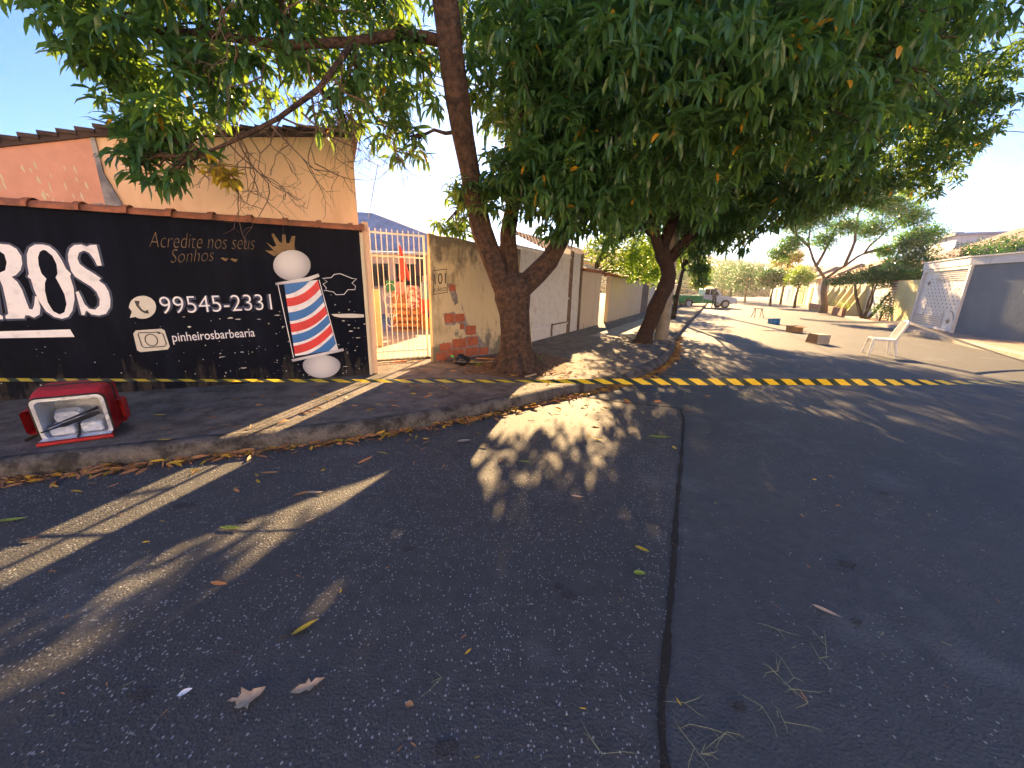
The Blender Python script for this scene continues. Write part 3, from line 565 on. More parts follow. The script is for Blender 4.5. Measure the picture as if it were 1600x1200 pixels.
def text(name, s, m, fr, p0, p1, h, n, parent, shear=0, bold=0, space=1, fit=None):
    cu = bpy.data.curves.new('t', 'FONT'); cu.body = s; cu.size = 1; cu.shear = shear; cu.offset = bold; cu.space_character = space; cu.resolution_u = 4
    o = bpy.data.objects.new('t', cu); C.objects.link(o); dg = bpy.context.evaluated_depsgraph_get()
    me = bpy.data.meshes.new_from_object(o.evaluated_get(dg)); bpy.data.objects.remove(o)
    co_ = np.array([v.co[:] for v in me.vertices]); x0, x1 = co_[:, 0].min(), co_[:, 0].max(); y0, y1 = co_[:, 1].min(), co_[:, 1].max()
    if fit: y0, y1 = fit
    d = Vector((p1[0]-p0[0], p1[1]-p0[1])); 
    for v in me.vertices:
        a = (v.co.x-x0)/(x1-x0); b = (v.co.y-y0)/(y1-y0)*h
        P = fr.p(p0[0]+d.x*a, n, p0[1]+d.y*a+b)-parent.location; v.co = P
    me.materials.clear(); me.materials.append(m); me.name = name
    ob = bpy.data.objects.new(name, me); link(ob, parent); return ob
for nm, loops in (('S', [MUR['S']]), ('O', [MUR['O'], MUR['Oh']]), ('R', [MUR['R'], MUR['Rh']])):
    # soft airbrushed edge below each letter
    mb = MB(); ribbon(mb, loops[0], .045, 1, True); mb.build('letter_glow', M['halo'], bw)
    paint('painted_letter', loops, M['white'], 2)
paint('painted_underline', [MUR['bar']], M['white'], 2)
ph = paint('phone_icon', [MUR['ph']], M['cream_paint'], 2); ph['label'] = 'round white speech bubble with a telephone handset'
mb = MB(); ribbon(mb, MUR['handset'], [.05, .026, .024, .028, .05], 3); mb.build('handset', M['dark'], ph)
ca = paint('camera_icon', [MUR['cam']], M['cream_paint'], 2); ca['label'] = 'white rounded camera emblem'
mb = MB(); ribbon(mb, MUR['cam2'], .012, 3, True)
lc = MUR['lens'][0]; ra = abs(MUR['lensr'][0][0]-lc[0]); rb = abs(MUR['lensr'][1][1]-lc[1])
ribbon(mb, [(lc[0]+ra*math.cos(t*math.pi/10), lc[1]+rb*math.sin(t*math.pi/10)) for t in range(20)], .012, 3, True)
dc = MUR['dot'][0]; ribbon(mb, [(dc[0]+.01*math.cos(t*math.pi/4), dc[1]+.01*math.sin(t*math.pi/4)) for t in range(8)], .012, 3, True)
mb.build('camera_outline', M['dark'], ca)
n_ = MUR['num']; text('number_glow', '99545-2331', M['halo'], FB, n_[0], n_[1], n_[2][1]-n_[0][1], .003, bw, bold=.045)
text('painted_number', '99545-2331', M['white'], FB, n_[0], n_[1], n_[2][1]-n_[0][1], .006, bw, bold=-.012)
n_ = MUR['pin']; text('name_glow', 'pinheirosbarbearia', M['halo'], FB, n_[0], n_[1], n_[2][1]-n_[0][1], .003, bw, bold=.035, fit=(0, .5))
text('painted_name', 'pinheirosbarbearia', M['white'], FB, n_[0], n_[1], n_[2][1]-n_[0][1], .006, bw, bold=-.004, fit=(0, .5))
n_ = MUR['acr']; text('painted_motto', 'Acredite nos seus', M['goldthin'], FB, n_[0], n_[1], n_[2][1]-n_[0][1], .006, bw, shear=.45, bold=-.022)
n_ = MUR['son']; text('painted_motto', 'Sonhos', M['goldthin'], FB, n_[0], n_[1], n_[2][1]-n_[0][1], .006, bw, shear=.45, bold=-.022)
mb = MB()
for (a, b) in MUR['hearts']: mb.poly([[(a+.035*math.cos(t*.7)*(1+.4*math.sin(t*2.1)), b+.02*math.sin(t*.7)*(1+.4*math.cos(t*1.7))) for t in range(9)]], wp(2))
mb.build('small_gold_mark', M['gold'], bw)
cr = paint('painted_crown', [MUR['crown']], M['gold'], 1)
# shaded ball paint: the pigment itself is airbrushed from pale centre to grey rim
def ballmat(name, c, ra, rb):
    m = mat(name, (.7, .7, .72), .6); N, L, b = nodes(m); g = N.new('ShaderNodeNewGeometry'); v = N.new('ShaderNodeVectorMath'); v.operation = 'DISTANCE'
    P = FB.p(c[0], 0, c[1]); v.inputs[1].default_value = P; L.new(g.outputs['Position'], v.inputs[0])
    f = ramp(N, L, v.outputs['Value'], ra, rb); f2 = math_(N, L, 'POWER', f, 1.6)
    nz = tex(N, L, 'ShaderNodeTexNoise', 9, g.outputs['Position'], Detail=4)
    L.new(mixc(N, L, math_(N, L, 'MULTIPLY', f2, ramp(N, L, nz.outputs['Fac'], .2, .6, .8, 1)), (.66, .66, .67), (.22, .22, .27)), b.inputs['Base Color']); return m
bp_ = paint('barber_pole_painting', [MUR['body']], M['white'], 2); bp_['label'] = 'tilted red white and blue striped barber pole with round ends'
def cen(l): return (sum(a for a, b in l)/len(l), sum(b for a, b in l)/len(l))
paint('ball_painting', [MUR['sph']], ballmat('ball_paint_top', MUR['sphc'][0], .05, .27), 4, bp_)
paint('ball_painting', [MUR['sph2']], ballmat('ball_paint_low', cen(MUR['sph2']), .03, .27), 1, bp_)
bq = [Vector((a, b)) for a, b in MUR['body']]
def bod(a, b): return (bq[0].lerp(bq[1], a)).lerp(bq[3].lerp(bq[2], a), b)
def stripe(mb, l0, l1, r0, r1):
    lo_, up = [], []; K = 14
    for j in range(K+1):
        a = j/K; cv = .045*math.sin(a*math.pi)
        for arr, u0, u1 in ((up, l0, r0), (lo_, l1, r1)):
            b = u0+(u1-u0)*(a**1.15)+cv; arr.append((a, min(1, max(0, b))))
    for j in range(K):
        q = [bod(*up[j]), bod(*up[j+1]), bod(*lo_[j+1]), bod(*lo_[j])]
        if up[j][1] == lo_[j][1] and up[j+1][1] == lo_[j+1][1]: continue
        mb.add([FB.p(p.x, 3*LAY, p.y) for p in q], [(0, 1, 2, 3)])
mb = MB(); stripe(mb, .20, .31, .0, .12); stripe(mb, .545, .66, .36, .47); stripe(mb, .855, .97, .63, .74); mb.build('red_stripes', M['red_paint'], bp_)
mb = MB(); stripe(mb, .0, .15, -.22, -.1); stripe(mb, .39, .51, .20, .30); stripe(mb, .70, .815, .49, .60); stripe(mb, 1.02, 1.2, .78, .91); mb.build('blue_stripes', M['blue_paint'], bp_)
mb = MB(); ribbon(mb, [MUR['glass'][0], MUR['glass'][3]], .009, 3); ribbon(mb, [MUR['glass'][1], MUR['glass'][2]], .009, 3); mb.build('glass_outline', M['white'], bp_)
paint('plate_painting', [MUR['pl1']], ballmat('plate_a', cen(MUR['pl1']), .05, .4), 5, bp_)
paint('plate_painting', [MUR['pl2']], ballmat('plate_b', cen(MUR['pl2']), .05, .45), 5, bp_)
mb = MB(); ribbon(mb, MUR['badge'], .009, 2, True); mb.build('badge_outline', M['white'], bw)
mb = MB(); mb.poly([MUR['scr1']], wp(2))
for a, b in MUR['scr']:
    w_, h_ = random.uniform(.008, .05), random.uniform(.004, .014)
    l = [(a+w_*math.cos(t*math.pi/5)*random.uniform(.5, 1.2), b+h_*math.sin(t*math.pi/5)*random.uniform(.5, 1.3)) for t in range(10)]; mb.poly([l], wp(2))
for _ in range(150):
    a = -abs(random.gauss(0, 1.3)) if random.random() < .7 else random.uniform(-4.5, -1); b = .2+abs(random.gauss(.3, .45)); r = random.uniform(.002, .008)
    if b > 1.6 or a < -6: continue
    l = [(a+r*1.3*math.cos(t*math.pi/3)*random.uniform(.5, 1.3), b+r*math.sin(t*math.pi/3)*random.uniform(.5, 1.3)) for t in range(6)]; mb.poly([l], wp(1))
mb.build('paint_chips', M['cream_paint'], bw)

# ------------------------------------------------------------ house behind the painted wall
hs = empty('peach_house', tuple(FB.p(-1.5, -.6, .15)), 'peach house side with a flaking pink section rising behind the black painted wall', 'house')
n0 = -.32
mb = MB(); f = lambda a, b, d: FB.p(a, d, b)
mb.slab([(-2.85, .1), (.02, .1), (.02, 3.62), (-2.85, 3.2)], f, n0, n0-.2); mb.slab([(-.2, .1), (.02, .1), (.02, 3.62), (-.2, 3.60)], f, n0-.201, -5); mb.build('wall', M['peach'], hs)
mb = MB(); mb.slab([(-9, .1), (-2.80, .1), (-2.80, 3.16), (-4.2, 2.78), (-9, 1.9)], f, n0+.02, n0-.2); mb.build('pink_wall', M['pink'], hs)
mb = MB(); mb.slab([(-2.80, 1.0), (-2.60, 1.0), (-2.66, 2.42), (-2.72, 2.60), (-2.77, 2.75), (-2.78, 3.15), (-2.82, 3.15), (-2.82, 2.5)], f, n0+.028, n0+.001); mb.build('pilaster', M['grey_patch'], hs)
mb = MB(); mb.slab([(-3.3, 2.28), (-2.83, 2.28), (-2.84, 2.42), (-2.95, 2.40), (-3.05, 2.36), (-3.15, 2.37), (-3.22, 2.33)], f, n0+.026, n0+.021); mb.build('broken_render', M['grey_patch'], hs)
mb = MB()
for _ in range(60):
    a = random.uniform(-4.6, -2.95); b = random.uniform(2.3, 2.8); w_ = random.uniform(.008, .02); h_ = random.uniform(.015, .06)
    mb.poly([[(a-w_*.3, b+h_), (a+w_*.5, b+h_*.6), (a+w_, b-h_), (a+w_*.2, b-h_*.7), (a-w_*.6, b)]], lambda x, z: FB.p(x, n0+.023, z))
mb.build('flaked_paint', M['cream'], hs)
mb = MB(); s = -9.0; i = 0
def rz(s_): return 3.66 if s_ > -.05 else (3.22+(s_+2.74)*.16 if s_ > -2.74 else 3.2+(s_+2.74)*.285)
while s < .06:
    z = rz(s+.1)
    FB.box(mb, s, s+.165, n0-5.2, n0+.07, z-.012, z+.03)
    s += .16; i += 1
mb.build('roof', M['tile_dark'], hs)
mb = MB(); mb.slab([(-9, 1.36), (-2.74, 3.14), (.05, 3.585), (.05, 3.65), (-2.74, 3.215), (-9, 1.44)], f, n0+.05, n0-.1); mb.build('fascia', M['tile_dark'], hs)

# ------------------------------------------------------------ barred gate and the yard behind it
G0 = Fr(-2.62, 6.79, 61.1)
gt = empty('barred_gate', tuple(G0.p(.45, 0, .15)), 'rusty white barred iron gate between the painted wall and the 101 wall', 'gate')
mb = MB()
for s0 in (.06, 1.09): G0.box(mb, s0-.016, s0+.016, -.016, .016, .17, 2.42)
for z in (.33, 2.02, 2.40): G0.box(mb, .076, 1.074, -.012, .012, z-.014, z+.014)
mb.build('gate_frame', M['slat_white'], gt)
for k in range(10):
    s0 = .155+k*.094; mb = MB(); mb.tube([G0.p(s0, 0, .19), G0.p(s0+.004, 0, 1.2), G0.p(s0, 0, 2.47)], .0065, 6); mb.build('bar', M['slat_white'], gt)
mb = MB()
for k in range(4):
    z = .9+k*.18; c = G0.p(.5+.12*(k % 2), .012, z)
    mb.tube([G0.p(.44+.16*math.cos(t*math.pi/8)*.6, .014, z+.12*math.sin(t*math.pi/8)) for t in range(17)], .005, 5)
mb.tube([G0.p(.30, .012, 1.38), G0.p(.43, .012, .8), G0.p(.58, .012, 1.38)], .005, 5); mb.build('scroll_ornament', M['slat_white'], gt)
mb = MB(); G0.box(mb, .78, .80, .0, .03, 1.0, 1.12); mb.build('latch', M['rust'], gt)
gp = MB(); gp.box(-.0, .0, 0, 0, 0, 0)
gpost = MB(); f = Fr(-2.26, 5.83, 65.3)
gpost.slab([(-2.24, 5.9), (-2.16, 5.93), (-2.50, 6.86), (-2.6, 6.80)], lambda a, b, d: (a, b, d), .0, 2.42)
go = gpost.build('gate_pier', M['peach']); tag(go, 'narrow peach rendered pier joining the end of the painted wall to the barred gate', 'pier')
mb = MB(); G0.box(mb, -.02, 1.15, -.08, .06, .10, .185); o = mb.build('gate_sill', M['kerb'], bevel=.02); tag(o, 'worn grey concrete step under the barred gate', 'step')
mb = MB()
for k in range(3): G0.box(mb, .35+k*.1, .43+k*.1, .16, .21, .148, .165+.004*k)
tag(mb.build('brick_fragments', M['brick']), 'broken red brick pieces lying on the pavement by the gate step', 'bricks')

yh = empty('back_house', (-5.8, 18.2, .16), 'low house with pale blue sloping roof and dark windows beyond the barred gate', 'house')
Y0 = Fr(-9.5, 18, 86)
mb = MB(); Y0.box(mb, 0, 7.2, -3, 0, .1, 2.88); mb.build('wall', M['peach'], yh)
mb = MB(); Y0.box(mb, -.3, 7.5, -.1, .35, 2.86, 2.95); mb.build('fascia', M['white_metal'], yh)
mb = MB(); mb.add([Y0.p(-.4, .4, 2.96), Y0.p(7.7, .4, 2.96), Y0.p(7.4, -2.2, 3.55), Y0.p(2.5, -2.2, 4.9), Y0.p(-.4, -2.2, 5.0)], [(0, 1, 2, 3, 4)]); ro = mb.build('roof', M['roof_grey'], yh); ro.modifiers.new('s', 'SOLIDIFY').thickness = .06
for s0, s1 in ((2.9, 3.7), (4.0, 5.2), (5.6, 6.6)):
    mb = MB(); Y0.box(mb, s0, s1, .003, .03, 1.45, 2.45); w_ = mb.build('window', M['glass'], yh)
    mb = MB(); Y0.box(mb, s0-.06, s1+.06, .003, .08, 1.38, 1.448); mb.build('sill', M['concrete'], w_)
class FrS(Fr):
    def p(f, s, n, z): return f.o+f.e*s*1.24+f.n*n*1.2+Vector((0, 0, max(.165, 1.55+(z-1.55)*1.24)))
    def box(f, mb, s0, s1, n0, n1, z0, z1, mi=0):
        vs = [f.p(s, n, z) for z in (z0, z1) for s, n in ((s0, n0), (s1, n0), (s1, n1), (s0, n1))]
        return mb.add(vs, [(3, 2, 1, 0), (4, 5, 6, 7), (0, 1, 5, 4), (1, 2, 6, 5), (2, 3, 7, 6), (3, 0, 4, 7)], mi)
YF = FrS(-4.22, 11.16, 75)
def hang(name, m, label, cat, s0, s1, n, z1, z0, amp=.03, taper_=0, pts=None, kind=None):
    mb = MB(); K = 10; R_ = 8; vs = []
    for j in range(R_+1):
        for i in range(K+1):
            a = i/K; b = j/R_; c_ = (s0+s1)/2; hw = (s1-s0)/2*(1-taper_*b)
            vs.append(YF.p(c_+(a*2-1)*hw, n+amp*math.sin(a*9+j*.5+s0*7)*(.3+b), z1+(z0-z1)*b-(.02*math.sin(a*5) if j == R_ else 0)))
    mb.add(vs, [(j*(K+1)+i, j*(K+1)+i+1, (j+1)*(K+1)+i+1, (j+1)*(K+1)+i) for j in range(R_) for i in range(K)])
    o = mb.build(name, m, smooth=True); o.modifiers.new('s', 'SOLIDIFY').thickness = .004
    return tag(o, label, cat, 'laundry drying in the yard behind the gate')
hang('hanging_towel', M['cloth_green'], 'dark green cloth at the left end of the washing line', 'laundry', .42, .62, 0, 1.62, 1.38)
hang('hanging_shirt', M['cloth_pink'], 'pink shirt on the washing line beside the green cloth', 'laundry', .66, .86, 0, 1.60, 1.32)
hang('hanging_cloth', M['cloth_pattern'], 'red and white patterned cloth hanging in the middle of the washing line', 'laundry', .90, 1.16, .02, 1.52, 1.0, taper_=-.2)
hang('hanging_shorts', M['denim'], 'faded blue denim garment hanging right of the patterned cloth', 'laundry', 1.2, 1.58, .05, 1.60, 1.22)
hang('hanging_trousers', M['cloth_red'], 'red trousers hanging low under the denim garment', 'laundry', 1.18, 1.42, -.2, 1.24, .86)
hang('hanging_blouse', M['cloth_pink'], 'salmon pink cloth hanging at the right end of the washing line', 'laundry', 1.42, 1.7, -.25, 1.68, .95)
hang('purple_blouse', M['cloth_purple'], 'dark purple top hanging lowest on the right', 'laundry', 1.30, 1.48, .1, .95, .80)
hang('hanging_jacket', M['cloth_black'], 'dark navy jacket hanging highest above the denim garment', 'laundry', 1.12, 1.36, .15, 2.2, 1.75)
mb = MB()
for a, b, c_ in ((YF.p(.1, 0, 1.64), YF.p(2.0, 0, 1.66), -.03), (YF.p(.1, .15, 2.25), YF.p(2.0, .15, 2.2), -.03)): mb.tube(bez(a, b, c_, 6, 0), .004, 4)
tag(mb.build('washing_line', M['wire']), 'thin washing line stretched across the yard behind the gate', 'washing line')
# closed red parasol hanging point down
mb = MB(); vs = []; P0 = YF.p(.78, .25, 0)
for j, (z, r) in enumerate([(2.42, .02), (2.3, .04), (2.1, .07), (1.9, .10), (1.7, .13), (1.52, .16)]):
    for i in range(16): an = i*math.pi/8; rr = r*(1+.35*math.sin(i*math.pi/2)); vs.append(P0+Vector((math.cos(an)*rr*.8+.02*j, math.sin(an)*rr*.5, z-(.06*math.sin(i*1.3) if j == 5 else 0))))
mb.add(vs, [(j*16+i, j*16+(i+1) % 16, (j+1)*16+(i+1) % 16, (j+1)*16+i) for j in range(5) for i in range(16)])
pr = empty('closed_parasol', tuple(P0+Vector((0, 0, 1.5))), 'folded bright red parasol hanging above the washing', 'parasol'); mb.build('canopy', M['cloth_red'], pr, smooth=True)
mb = MB(); mb.tube([P0+Vector((0, 0, 2.5)), P0+Vector((.1, 0, 1.2))], .008, 6); mb.build('pole', M['white_metal'], pr)
# door leaf, pallets, board
Yb = Fr(-3.15, 8.5, 75)
d = empty('wooden_door', tuple(Yb.p(.1, 0, .16)), 'pale old door leaf leaning upright just inside the gate', 'door'); mb = MB(); Yb.box(mb, -.06, .20, -.02, .02, .17, 1.42); mb.build('leaf', M['wood_pale'], d)
mb = MB(); Yb.box(mb, -.03, .02, .021, .03, .25, 1.3); Yb.box(mb, .10, .17, .021, .03, .25, 1.3); Yb.box(mb, -.055, .195, .021, .035, 1.32, 1.40); mb.build('panels', M['wood_pale'], d)
pl = empty('pallet_rack', tuple(YF.p(.85, -.35, .16)), 'stack of orange brown wooden pallets with open slats behind the washing', 'pallets')
for k in range(6):
    mb = MB(); z = .2+k*.155
    for n1 in (-.30, -.62): YF.box(mb, .52, 1.16, n1, n1+.09, z+.075, z+.10)
    for s_ in (.52, .80, 1.08): YF.box(mb, s_, s_+.08, -.62, -.21, z, z+.074)
    YF.box(mb, .52, 1.16, -.205, -.18, z+.02, z+.095)
    mb.build('pallet', M['wood'], pl)
mb = MB(); YF.box(mb, 1.2, 1.85, -.4, -.37, .17, .92); tag(mb.build('plywood_board', M['wood'], bevel=.003), 'orange brown board standing right of the pallets', 'board')
mb = MB(); YF.box(mb, .5, 1.9, -1.1, -1.05, .16, 1.35); tag(mb.build('timber_panel', M['wood']), 'wide orange timber panel closing the yard behind the pallets', 'panel')
mb = MB()
for sx in (0, .0): pass
A0 = Vector((-4.15, 10, 3.2)); B0 = Vector((-3.31, 10, 4.28)) 
mb.tube([(-3.62, 10, 3.1), (-3.30, 10, 4.30)], .010, 6); mb.tube([(-3.62, 10.0, 4.42), (-3.22, 10, 4.24)], .008, 5)
for k in range(5): p = Vector((-3.62, 10, 4.42)).lerp(Vector((-3.22, 10, 4.24)), k/4); mb.tube([p+Vector((0, -.12, 0)), p+Vector((0, .12, .0))], .005, 4)
an = mb.build('tv_antenna', M['antenna']); tag(an, 'thin leaning television antenna standing against the sky beside the peach house', 'antenna')

# ------------------------------------------------------------ wall 101
F1 = Fr(-1.6, 6.84, 47.2)
w1 = empty('plastered_wall', tuple(F1.p(.9, 0, .15)), 'stained yellowish plaster wall with exposed bricks and painted number 101', 'wall')
f1 = lambda a, b, d: F1.p(a, d, b)
rg = [(.16, .05), (2.35, .05), (2.35, 2.31), (2.0, 2.34), (1.7, 2.33), (1.4, 2.37), (1.1, 2.35), (.7, 2.39), (.35, 2.38), (.16, 2.41)]
mb = MB(); mb.slab(rg, f1, 0, -.08); mb.build('wall_panel', M['plaster101'], w1)
def jag(pts, k=4, j=.018):
    out = []
    for i, p in enumerate(pts):
        q = pts[(i+1) % len(pts)]
        for t in range(k): out.append((p[0]+(q[0]-p[0])*t/k+random.uniform(-j, j), p[1]+(q[1]-p[1])*t/k+random.uniform(-j, j)))
    return out
mb = MB()
for l in ([(.40, 1.02), (.62, 1.06), (.76, .98), (.92, .96), (.80, 1.20), (.95, .82), (1.1, .75), (1.2, .60), (1.05, .66), (.9, .62), (.86, .80), (.7, .84), (.6, .80), (.42, .84)], [(.22, .18), (.40, .42), (.62, .50), (.95, .58), (1.22, .56), (1.38, .40), (1.55, .22), (1.5, .14), (.2, .12)], [(.5, 1.55), (.64, 1.60), (.70, 1.42), (.74, 1.22), (.66, 1.18), (.58, 1.38)]):
    mb.poly([jag(l)], lambda a, b: F1.p(a, .004, b))
mb.build('exposed_mortar', M['mortar'], w1)
bk = [(.42, .86, .22, .17), (.66, .87, .22, .15), (.90, .60, .25, .18), (.30, .33, .25, .15), (.58, .36, .33, .18), (.94, .38, .26, .17), (.22, .155, .25, .155), (.49, .165, .36, .165), (.88, .175, .32, .165), (1.23, .17, .24, .15), (.55, 1.44, .13, .12), (.76, .72, .10, .11)]
mb = MB()
for a, b, c_, e_ in bk: mb.poly([jag([(a, b), (a+c_, b), (a+c_, b+e_), (a, b+e_)], 5, .007)], lambda x, z: F1.p(x, .010, z))
mb.build('exposed_bricks', M['brick'], w1)
sign = MB()
def rib(mb, fr, pts, wd, n): 
    for (a, b) in zip(pts[:-1], pts[1:]):
        A_, B_ = Vector(a), Vector(b); t = (B_-A_).normalized(); q = Vector((-t.y, t.x))*wd/2; A_ -= t*wd*.4; B_ += t*wd*.4
        mb.add([fr.p(*(A_-q)[:1], n, (A_-q)[1]), fr.p(*(A_+q)[:1], n, (A_+q)[1]), fr.p(*(B_+q)[:1], n, (B_+q)[1]), fr.p(*(B_-q)[:1], n, (B_-q)[1])], [(0, 1, 2, 3)])
rib(sign, F1, [(.21, 1.38), (.21, 1.79), (.495, 1.83), (.50, 1.42), (.21, 1.38)], .012, .004)
sign.build('number_frame', M['dark'], w1)
text('painted_number', '101', M['dark'], F1, (.235, 1.55), (.475, 1.575), .19, .004, w1, bold=.0)
text('painted_word', 'FUNDOS', M['dark'], F1, (.225, 1.415), (.485, 1.45), .065, .004, w1, bold=.0)

# debris at its foot
def rock(name, loc, r, m, label, cat, sub=3, sq=(1, 1, 1), amp=.3, group=None):
    bm = bmesh.new(); bmesh.ops.create_icosphere(bm, subdivisions=sub, radius=1)
    for v in bm.verts:
        k = 1+amp*noise.noise(v.co*1.6+Vector(loc)); v.co = Vector((v.co.x*sq[0], v.co.y*sq[1], v.co.z*sq[2]))*r*k
    me = bpy.data.meshes.new(name); bm.to_mesh(me); bm.free(); me.materials.append(m); me.polygons.foreach_set('use_smooth', [True]*len(me.polygons))
    o = bpy.data.objects.new(name, me); o.location = loc; C.objects.link(o); return tag(o, label, cat, group)
hb = rock('plastic_bag', (-.93, 6.72, .24), .14, M['black_plastic'], 'shiny black plastic bag with a green mark at the foot of the 101 wall', 'bag', 4, (1.1, .8, .7), .35)
mb = MB(); mb.add([(-1.09, 6.60, .30), (-1.04, 6.585, .31), (-1.045, 6.59, .35), (-1.10, 6.605, .345)], [(0, 1, 2, 3)]); mb.build('printed_mark', M['green_paint'], hb)
for i, (x, y, a, l, m, lb) in enumerate([(-.55, 6.95, .2, .5, 'wood_pale', 'grey plank lying flat behind the black plastic bag'), (-.5, 6.83, -.1, .42, 'bark_pale', 'short brown stick lying in front of the planks near the tree'), (-.45, 7.05, .5, .5, 'wood', 'reddish batten leaning on the foot of the 101 wall')]):
    mb = MB(); mb.box(-l/2, l/2, -.03, .03, 0, .02, Matrix.Translation((x, y, .16+.022*i)) @ Matrix.Rotation(a, 4, 'Z') @ Matrix.Rotation(.05*i, 4, 'Y')); tag(mb.build('plank', M[m], bevel=.003), lb, 'plank', 'scrap wood by the tree')
mb = MB(); mb.box(-.14, .14, -.02, .02, 0, .012, Matrix.Translation((.30, 5.9, .17)) @ Matrix.Rotation(.9, 4, 'Z')); tag(mb.build('plank', M['wood_pale'], bevel=.002), 'pale splinter of wood on the kerb side of the tree roots', 'plank', 'scrap wood by the tree')
for k, (x, y) in enumerate([(-.62, 6.62), (.55, 7.3)]):
    mb = MB()
    for j in range(9): an = random.uniform(0, 6.28); mb.tube([(x, y, .155), (x+.05*math.cos(an), y+.05*math.sin(an), .22), (x+.12*math.cos(an), y+.12*math.sin(an), .25)], [.003, .003, .001], 4)
    tag(mb.build('weed', M['lime']), ['green weed growing at the base of the 101 wall', 'green weed growing between the tree and the slatted gate'][k], 'weed')

# ------------------------------------------------------------ street side walls beyond the tree
FS = Fr(.44, 9.65, 28.2)
sg = empty('slatted_gate', tuple(FS.p(1.3, 0, .15)), 'wide whitish slatted metal gate seen behind the forked mango trunk', 'gate')
mb = MB(); s = -1.35
while s < 2.62: FS.box(mb, s, s+.05, -.03, 0, .17, 2.42); s += .078
mb.build('slats', M['slat_white'], sg)
mb = MB(); FS.box(mb, -1.35, 2.65, -.05, -.032, .2, 2.40); mb.build('backing', M['white_metal'], sg)
mb = MB()
for z in (.45, 1.2, 2.40): FS.box(mb, -1.35, 2.65, .001, .025, z, z+.05)
mb.build('rails', M['slat_white'], sg)
mb = MB(); FS.box(mb, 1.3, 1.36, .026, .05, .2, .55); FS.box(mb, 1.3, 2.55, .026, .05, .50, .53); mb.build('bolt', M['rust'], sg)
mb = MB(); FS.box(mb, 1.35, 2.65, -.03, 0, 2.46, 2.50); s = 1.35
while s < 2.64: FS.box(mb, s, s+.018, -.025, -.005, 2.16, 2.66); s += .075
FS.box(mb, 1.35, 2.66, -.03, 0, 2.66, 2.70); mb.build('upper_bars', M['slat_white'], sg)
for i, (s0, lb) in enumerate([(2.72, 'rusty dark steel gate post nearer the slatted gate'), (3.66, 'rusty dark steel gate post nearer the beige wall')]):
    mb = MB(); FS.box(mb, s0, s0+.13, -.13, .03, .0, 2.62); tag(mb.build('gate_post', M['rust'], bevel=.006), lb, 'post', 'rusty gate posts')
mb = MB(); s = 2.87
while s < 3.63: FS.box(mb, s, s+.05, -.06, -.02, .15, 2.60); s += .075
FS.box(mb, 2.855, 3.655, -.08, -.061, .15, 2.6); tag(mb.build('ribbed_door', M['slat_white']), 'narrow ribbed white door between two rusty posts', 'door')
def tilewall(name, s0, s1, h, label, m, tilesn=True):
    t = empty(name, tuple(FS.p((s0+s1)/2, 0, .15)), label, 'wall'); mb = MB(); FS.box(mb, s0, s1, -.16, 0, .0, h); mb.build('wall_panel', m, t)
    mb = MB(); s = s0-.03
    while s < s1: mb.tube([FS.p(s, .1, h+.01), FS.p(s, -.08, h+.07), FS.p(s, -.26, h+.01)], .055, 8); s += .125
    mb.build('coping_tiles', M['tile'], t); return t
tilewall('beige_wall', 3.82, 6.15, 2.12, 'nearer short beige wall with clay tile coping and green damp foot', M['beige'])
tilewall('beige_wall', 7.55, 15.0, 2.06, 'longer beige wall with clay tile coping beyond the meter recess', M['beige'])
mb = MB(); FS.box(mb, 6.16, 7.54, -.9, -.7, .1, 2.45); FS.box(mb, 6.16, 6.3, -.69, -.17, .1, 2.2); rp = mb.build('recess_wall', M['white_wall']); tag(rp, 'flaking white recess wall between the two beige walls', 'wall')
mb = MB(); FS.box(mb, 6.9, 7.3, -.69, -.35, .1, 2.3); me_ = mb.build('meter_pillar', M['white_wall']); tag(me_, 'white pillar with a round meter in the wall recess', 'pillar')
mb = MB(); mb.tube([FS.p(7.1, -.345, 1.95), FS.p(7.1, -.28, 1.95)], .09, 14); mb.build('meter', M['rust'], me_)
for (s, nm) in ((15.1, 'grey_gate'),):
    mb = MB(); FS.box(mb, 15.05, 17.6, -.1, -.05, .15, 2.1); tag(mb.build('grey_gate', M['rust']), 'dark closed gate at the far end of the beige wall', 'gate')
mb = MB(); FS.box(mb, 17.7, 34, -.16, 0, 0, 2.1); tag(mb.build('pale_wall', M['cream']), 'long pale wall running on behind the leaning tree and pole', 'wall')
# house with red tiled roof behind
th = empty('tiled_house', (2.2, 14.5, .15), 'cream house with reddish clay tiled roof behind the beige walls', 'house')
mb = MB(); FS.box(mb, 3.6, 11.0, -2.8, -1.6, .1, 2.6); mb.build('wall', M['beige'], th)
mb = MB(); r0 = [FS.p(3.2, -1.0, 2.70), FS.p(11.4, -1.0, 2.75), FS.p(11.0, -2.8, 3.55), FS.p(3.3, -2.8, 3.5)]
R1, R2 = 26, 62; vs = []
for j in range(R1+1):
    for i in range(R2+1):
        a = r0[0].lerp(r0[1], i/R2); b = r0[3].lerp(r0[2], i/R2); p = a.lerp(b, j/R1); p.z += .035*abs(math.sin(i*math.pi/2))-.02*(j % 2); vs.append(p)
mb.add(vs, [(j*(R2+1)+i, j*(R2+1)+i+1, (j+1)*(R2+1)+i+1, (j+1)*(R2+1)+i) for j in range(R1) for i in range(R2)])
mb.build('roof', M['tile_far'], th)
mb = MB(); FS.box(mb, 3.6, 10.8, -1.55, -1.05, 2.60, 2.67); mb.build('fascia', M['white_wall'], th)
